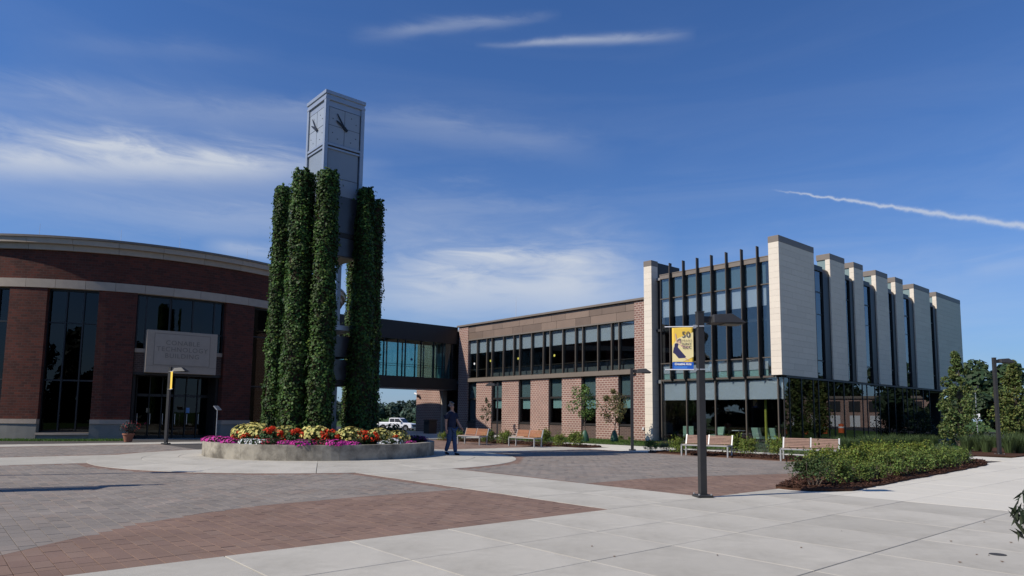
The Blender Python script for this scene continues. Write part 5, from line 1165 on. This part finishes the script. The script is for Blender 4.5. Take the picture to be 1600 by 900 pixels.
def add_hand(base, fwd, side):
    b0 = Vector(sk[base][0]); f = Vector(fwd).normalized(); s_ = Vector(side).normalized()
    for k, l in enumerate((.075, .085, .08, .062)):
        p1 = b0 + f * .05 + s_ * (.030 - .02 * k); p2 = p1 + f * l * .6; p3 = p2 + (f + Vector((.35, 0, -.1))).normalized() * l * .5; n = len(sk); sk.extend([V_(*p1, .010), V_(*p2, .009), V_(*p3, .008)]); ee.extend([(base, n), (n, n + 1), (n + 1, n + 2)])
    p1 = b0 + s_ * .045 + f * .015; p2 = p1 + f * .035 + s_ * .012; n = len(sk); sk.extend([V_(*p1, .012), V_(*p2, .010)]); ee.extend([(base, n), (n, n + 1)])
add_hand(11, (.7, 0, -.7), (.6, -.3, .5)); add_hand(15, (.1, 0, -1), (1, .2, 0))
body = skin('body', sk, ee, M['skin'], man)
sh_ = [V_(0, 0, .97, .187, .155), V_(.01, 0, 1.16, .20, .165), V_(.02, 0, 1.33, .21, .170), V_(.01, 0, 1.50, .195, .155), V_(.02, 0, 1.57, .075), V_(0, .195, 1.505, .105), V_(.035, .235, 1.40, .098), V_(.05, .255, 1.27, .082), V_(0, -.195, 1.505, .105), V_(-.015, -.24, 1.40, .098), V_(-.028, -.265, 1.27, .082)]
skin('shirt', sh_, [(0, 1), (1, 2), (2, 3), (3, 4), (3, 5), (5, 6), (6, 7), (3, 8), (8, 9), (9, 10)], M['navy'], man, root=1)
je = [V_(0, 0, 1.0, .172, .142), V_(0, .09, .93, .125), V_(.10, .09, .53, .088), V_(.15, .085, .09, .072), V_(0, -.09, .93, .125), V_(-.01, -.085, .53, .088), V_(-.16, -.08, .13, .072)]
skin('jeans', je, [(0, 1), (1, 2), (2, 3), (0, 4), (4, 5), (5, 6)], M['denim'], man)
skin('shoe', [V_(.12, .085, .055, .055, .05), V_(.25, .09, .045, .048, .042), V_(.33, .095, .04, .035, .03)], [(0, 1), (1, 2)], M['shoe'], man)
skin('shoe', [V_(-.19, -.08, .10, .055, .05), V_(-.07, -.085, .06, .048, .042), V_(.0, -.085, .045, .035, .03)], [(0, 1), (1, 2)], M['shoe'], man)
skin('hair', [V_(-.045, -.005, 1.76, .070), V_(-.022, -.005, 1.83, .080, .079), V_(-.005, -.005, 1.862, .062, .060)], [(0, 1), (1, 2)], M['hair'], man, root=1)
for s_ in (-1, 1):
    MB().lathe([(.004, -.008), (.009, 0), (.004, .008)], 8, (.108, s_ * .032 - .005, 1.765)).build('eye', M['shoe'], man); MB().lathe([(.010, -.03), (.016, 0), (.008, .03)], 8, (.015, s_ * .088 - .005, 1.745)).build('ear', M['skin'], man)
MB().box(.100, .116, -.03, .02, 1.682, 1.69).build('mouth', M['terracotta'], man)
MB().lathe([(.182, .985), (.182, 1.02)], 20).build('belt', M['shoe'], man).scale = (1, .84, 1)

# ================================================================== PICKUP TRUCK
tx, ty = -17.2, 104.0; tz = terr(tx, ty) + .012
tk = empty('pickup_truck', (tx, ty, tz), math.radians(-20), 'white crew cab pickup truck parked in the lot beyond the bridge', 'truck')
def pxy(poly, y0, y1, name, mt, par=tk, bev=.03):
    b = MB(); n = len(poly); b.add([(x, y0, z) for x, z in poly] + [(x, y1, z) for x, z in poly], [tuple(range(n)), tuple(range(2 * n - 1, n - 1, -1))] + [(i, (i + 1) % n, n + (i + 1) % n, n + i) for i in range(n)]); return b.build(name, mt, par, bevel=bev)
pxy([(-2.95, .55), (-2.95, 1.25), (-1.0, 1.28), (.95, 1.26), (1.35, 1.25), (2.75, 1.12), (2.92, .95), (2.92, .5), (2.45, .45), (2.35, .75), (2.1, .95), (1.75, .95), (1.5, .75), (1.4, .42), (-1.35, .42), (-1.45, .75), (-1.7, .95), (-2.1, .95), (-2.35, .75), (-2.42, .5)], -.98, .98, 'body', M['white_paint'])
pxy([(-1.05, 1.26), (-.92, 1.90), (-.6, 1.95), (.55, 1.95), (.85, 1.85), (1.45, 1.24)], -.86, .86, 'cab', M['white_paint'])
for s_ in (-1, 1):
    for a, b_, c_, d_ in ((-.85, -.05, -.80, -.08), (.03, 1.12, .03, .72)):
        pxy([(a, 1.32), (b_, 1.32), (d_, 1.84), (c_, 1.84)], s_ * .845, s_ * .872, 'side_window', M['tower_dark'], bev=0)
    for xw in (-1.9, 1.93):
        w_ = MB().tube((0, -.13, 0), (0, .13, 0), .40, n=24).build('wheel', M['rubber'], tk, loc=(xw, s_ * .86, .40)); MB().tube((0, -.14, 0), (0, .14, 0), .24, n=18).build('rim', M['chrome'], w_)
    MB().box(2.84, 2.935, s_ * .72 - .2, s_ * .72 + .2, .82, 1.0).build('headlight', M['lens'], tk); MB().box(1.0, 1.18, s_ * 1.08 - .12, s_ * 1.08 + .12, 1.28, 1.5).build('mirror', M['black_metal'], tk)
    MB().box(-2.965, -2.9, s_ * .88 - .07, s_ * .88 + .07, .85, 1.2).build('tail_light', M['orange'], tk)
b = MB(); b.hexa([(1.38, -.80, 1.30), (1.42, -.80, 1.30), (1.42, .80, 1.30), (1.38, .80, 1.30), (.90, -.74, 1.83), (.93, -.74, 1.85), (.93, .74, 1.85), (.90, .74, 1.83)]); b.build('windshield', M['tower_dark'], tk)
MB().box(2.88, 2.95, -.55, .55, .62, 1.0).build('grille', M['black_metal'], tk); MB().box(2.85, 3.02, -.98, .98, .38, .60).build('bumper', M['chrome'], tk); MB().box(-3.05, -2.9, -.95, .95, .45, .65).build('bumper', M['chrome'], tk)
MB().box(-2.85, -1.1, -.82, .82, 1.27, 1.30).build('bed_cover', M['white_paint'], tk)

# ================================================================== SMALL THINGS
gb = G(672, 677.5); bn = empty('litter_bin', (gb.x, gb.y, 0), ROT, 'dark square litter bin before the sunlit brick pier', 'bin')
MB().box(-.38, .38, -.38, .38, 0, 1.0).build('body', M['black_metal'], bn, bevel=.02); MB().box(-.42, .42, -.42, .42, 1.0, 1.12).build('lid', M['black_metal'], bn, bevel=.02); MB().box(-.25, .25, -.386, -.37, .72, .92).build('opening', M['interior'], bn)
sc_ = empty('security_camera', W(-26.6, .56, 3.35), ROT, 'white security camera on the brick pier beyond the bridge', 'camera')
MB().box(-.06, .06, -.30, 0, -.04, .04).build('arm', M['white_paint'], sc_); MB().tube((-.28, -.32, .12), (.12, -.32, .0), .09, .07, 12).build('housing', M['white_paint'], sc_); MB().lathe([(.02, -.35), (.10, -.28), (.12, -.18), (.12, -.12)], 14, (0, -.16, .08)).build('dome', M['black_metal'], sc_)
gp_ = G(200, 690.5); pt = empty('flower_pot', (gp_.x, gp_.y, 0), 0, 'terracotta pot with dark foliage and red blooms beside the entrance', 'plant pot')
MB().lathe([(.17, 0), (.25, .34), (.28, .35), (.28, .42), (.22, .42), (.20, .36)], 20).build('pot', M['terracotta'], pt, smooth=True)
P, Dn = ball(500, (0, 0, .68), (.42, .42, .33), .2); link('foliage', leaf_mesh('foliage', P, Dn + rng.normal(0, .5, Dn.shape), rng.uniform(.05, .11, len(P)), leaf_cols(len(P), (.05, .055, .05), .5), M['leaf'], .6), pt)
P, Dn = ball(40, (.1, 0, .78), (.45, .4, .28), .9); link('blossoms', leaf_mesh('blossoms', P, Dn, .06, leaf_cols(40, (.45, .05, .05), .3), M['petal'], 1.0), pt)
gs = G(337, 688); st = empty('sign_stand', (gs.x, gs.y, 0), math.radians(20), 'slim post with a tilted pale information panel beside the entrance', 'sign')
MB().tube((0, 0, 0), (0, 0, 1.70), .022, n=8).build('post', M['galv'], st); MB().box(-.16, .16, -.16, .16, 0, .02).build('base', M['galv'], st)
pn = MB().box(-.17, .17, -.02, .02, -.16, .16).build('panel', M['galv'], st); pn.location = (0, 0, 1.74); pn.rotation_euler = (math.radians(-50), 0, math.radians(50)); MB().box(-.13, .13, -.024, -.019, -.12, .12).build('notice', M['interior_mid'], pn)
sp_ = empty('sign_post', (47.5, 70, 0), math.radians(-30), 'tall pole with a small white sign among the right hand trees', 'sign')
MB().tube((0, 0, 0), (0, 0, 4.9), .05, .04, 8).build('pole', M['galv'], sp_); MB().box(-.28, .28, -.06, -.045, 1.7, 2.25).build('sign_board', M['white_print'], sp_); MB().box(-.14, .14, -.064, -.06, 1.85, 2.1).build('emblem', M['ink'], sp_); MB().box(-.3, .3, -.18, .18, 4.85, 5.1).build('lamp_head', M['black_metal'], sp_)
# low brick building and barrels to the right, which the dark glass mirrors
lb_ = empty('low_brick_building', (122, 66, 0), math.radians(-72), 'low brick building to the right, mirrored in the dark glass', 'building')
MB().box(-22, 22, 0, 10, 0, 5.6).build('wall', M['brick'], lb_); MB().box(-22.3, 22.3, -.3, 10.3, 5.6, 6.1).build('roof', M['cap_bronze'], lb_)
for k in range(12):
    w_ = MB().box(-20.8 + 3.5 * k, -18.8 + 3.5 * k, -.06, .0, 3.0, 5.1).build('window', M['black_metal'], lb_); MB().box(-20.7 + 3.5 * k, -18.9 + 3.5 * k, -.09, -.065, .1, 2.3).build('pane', M['metal_white'], w_)
for k in range(6):
    t = empty('traffic_barrel', (46 + k * 2.4, 44 + k * 1.6 + (k % 2), 0), 0, 'orange traffic barrel mirrored in the dark glass, %s from the near end' % ORD[k], 'barrel', 'orange barrels mirrored in the dark glass')
    MB().lathe([(.32, 0), (.30, .5), (.26, 1.0), (.1, 1.03)], 16).build('drum', M['orange'], t); MB().lathe([(.305, .55), (.295, .72)], 16).build('stripe', M['white_print'], t)
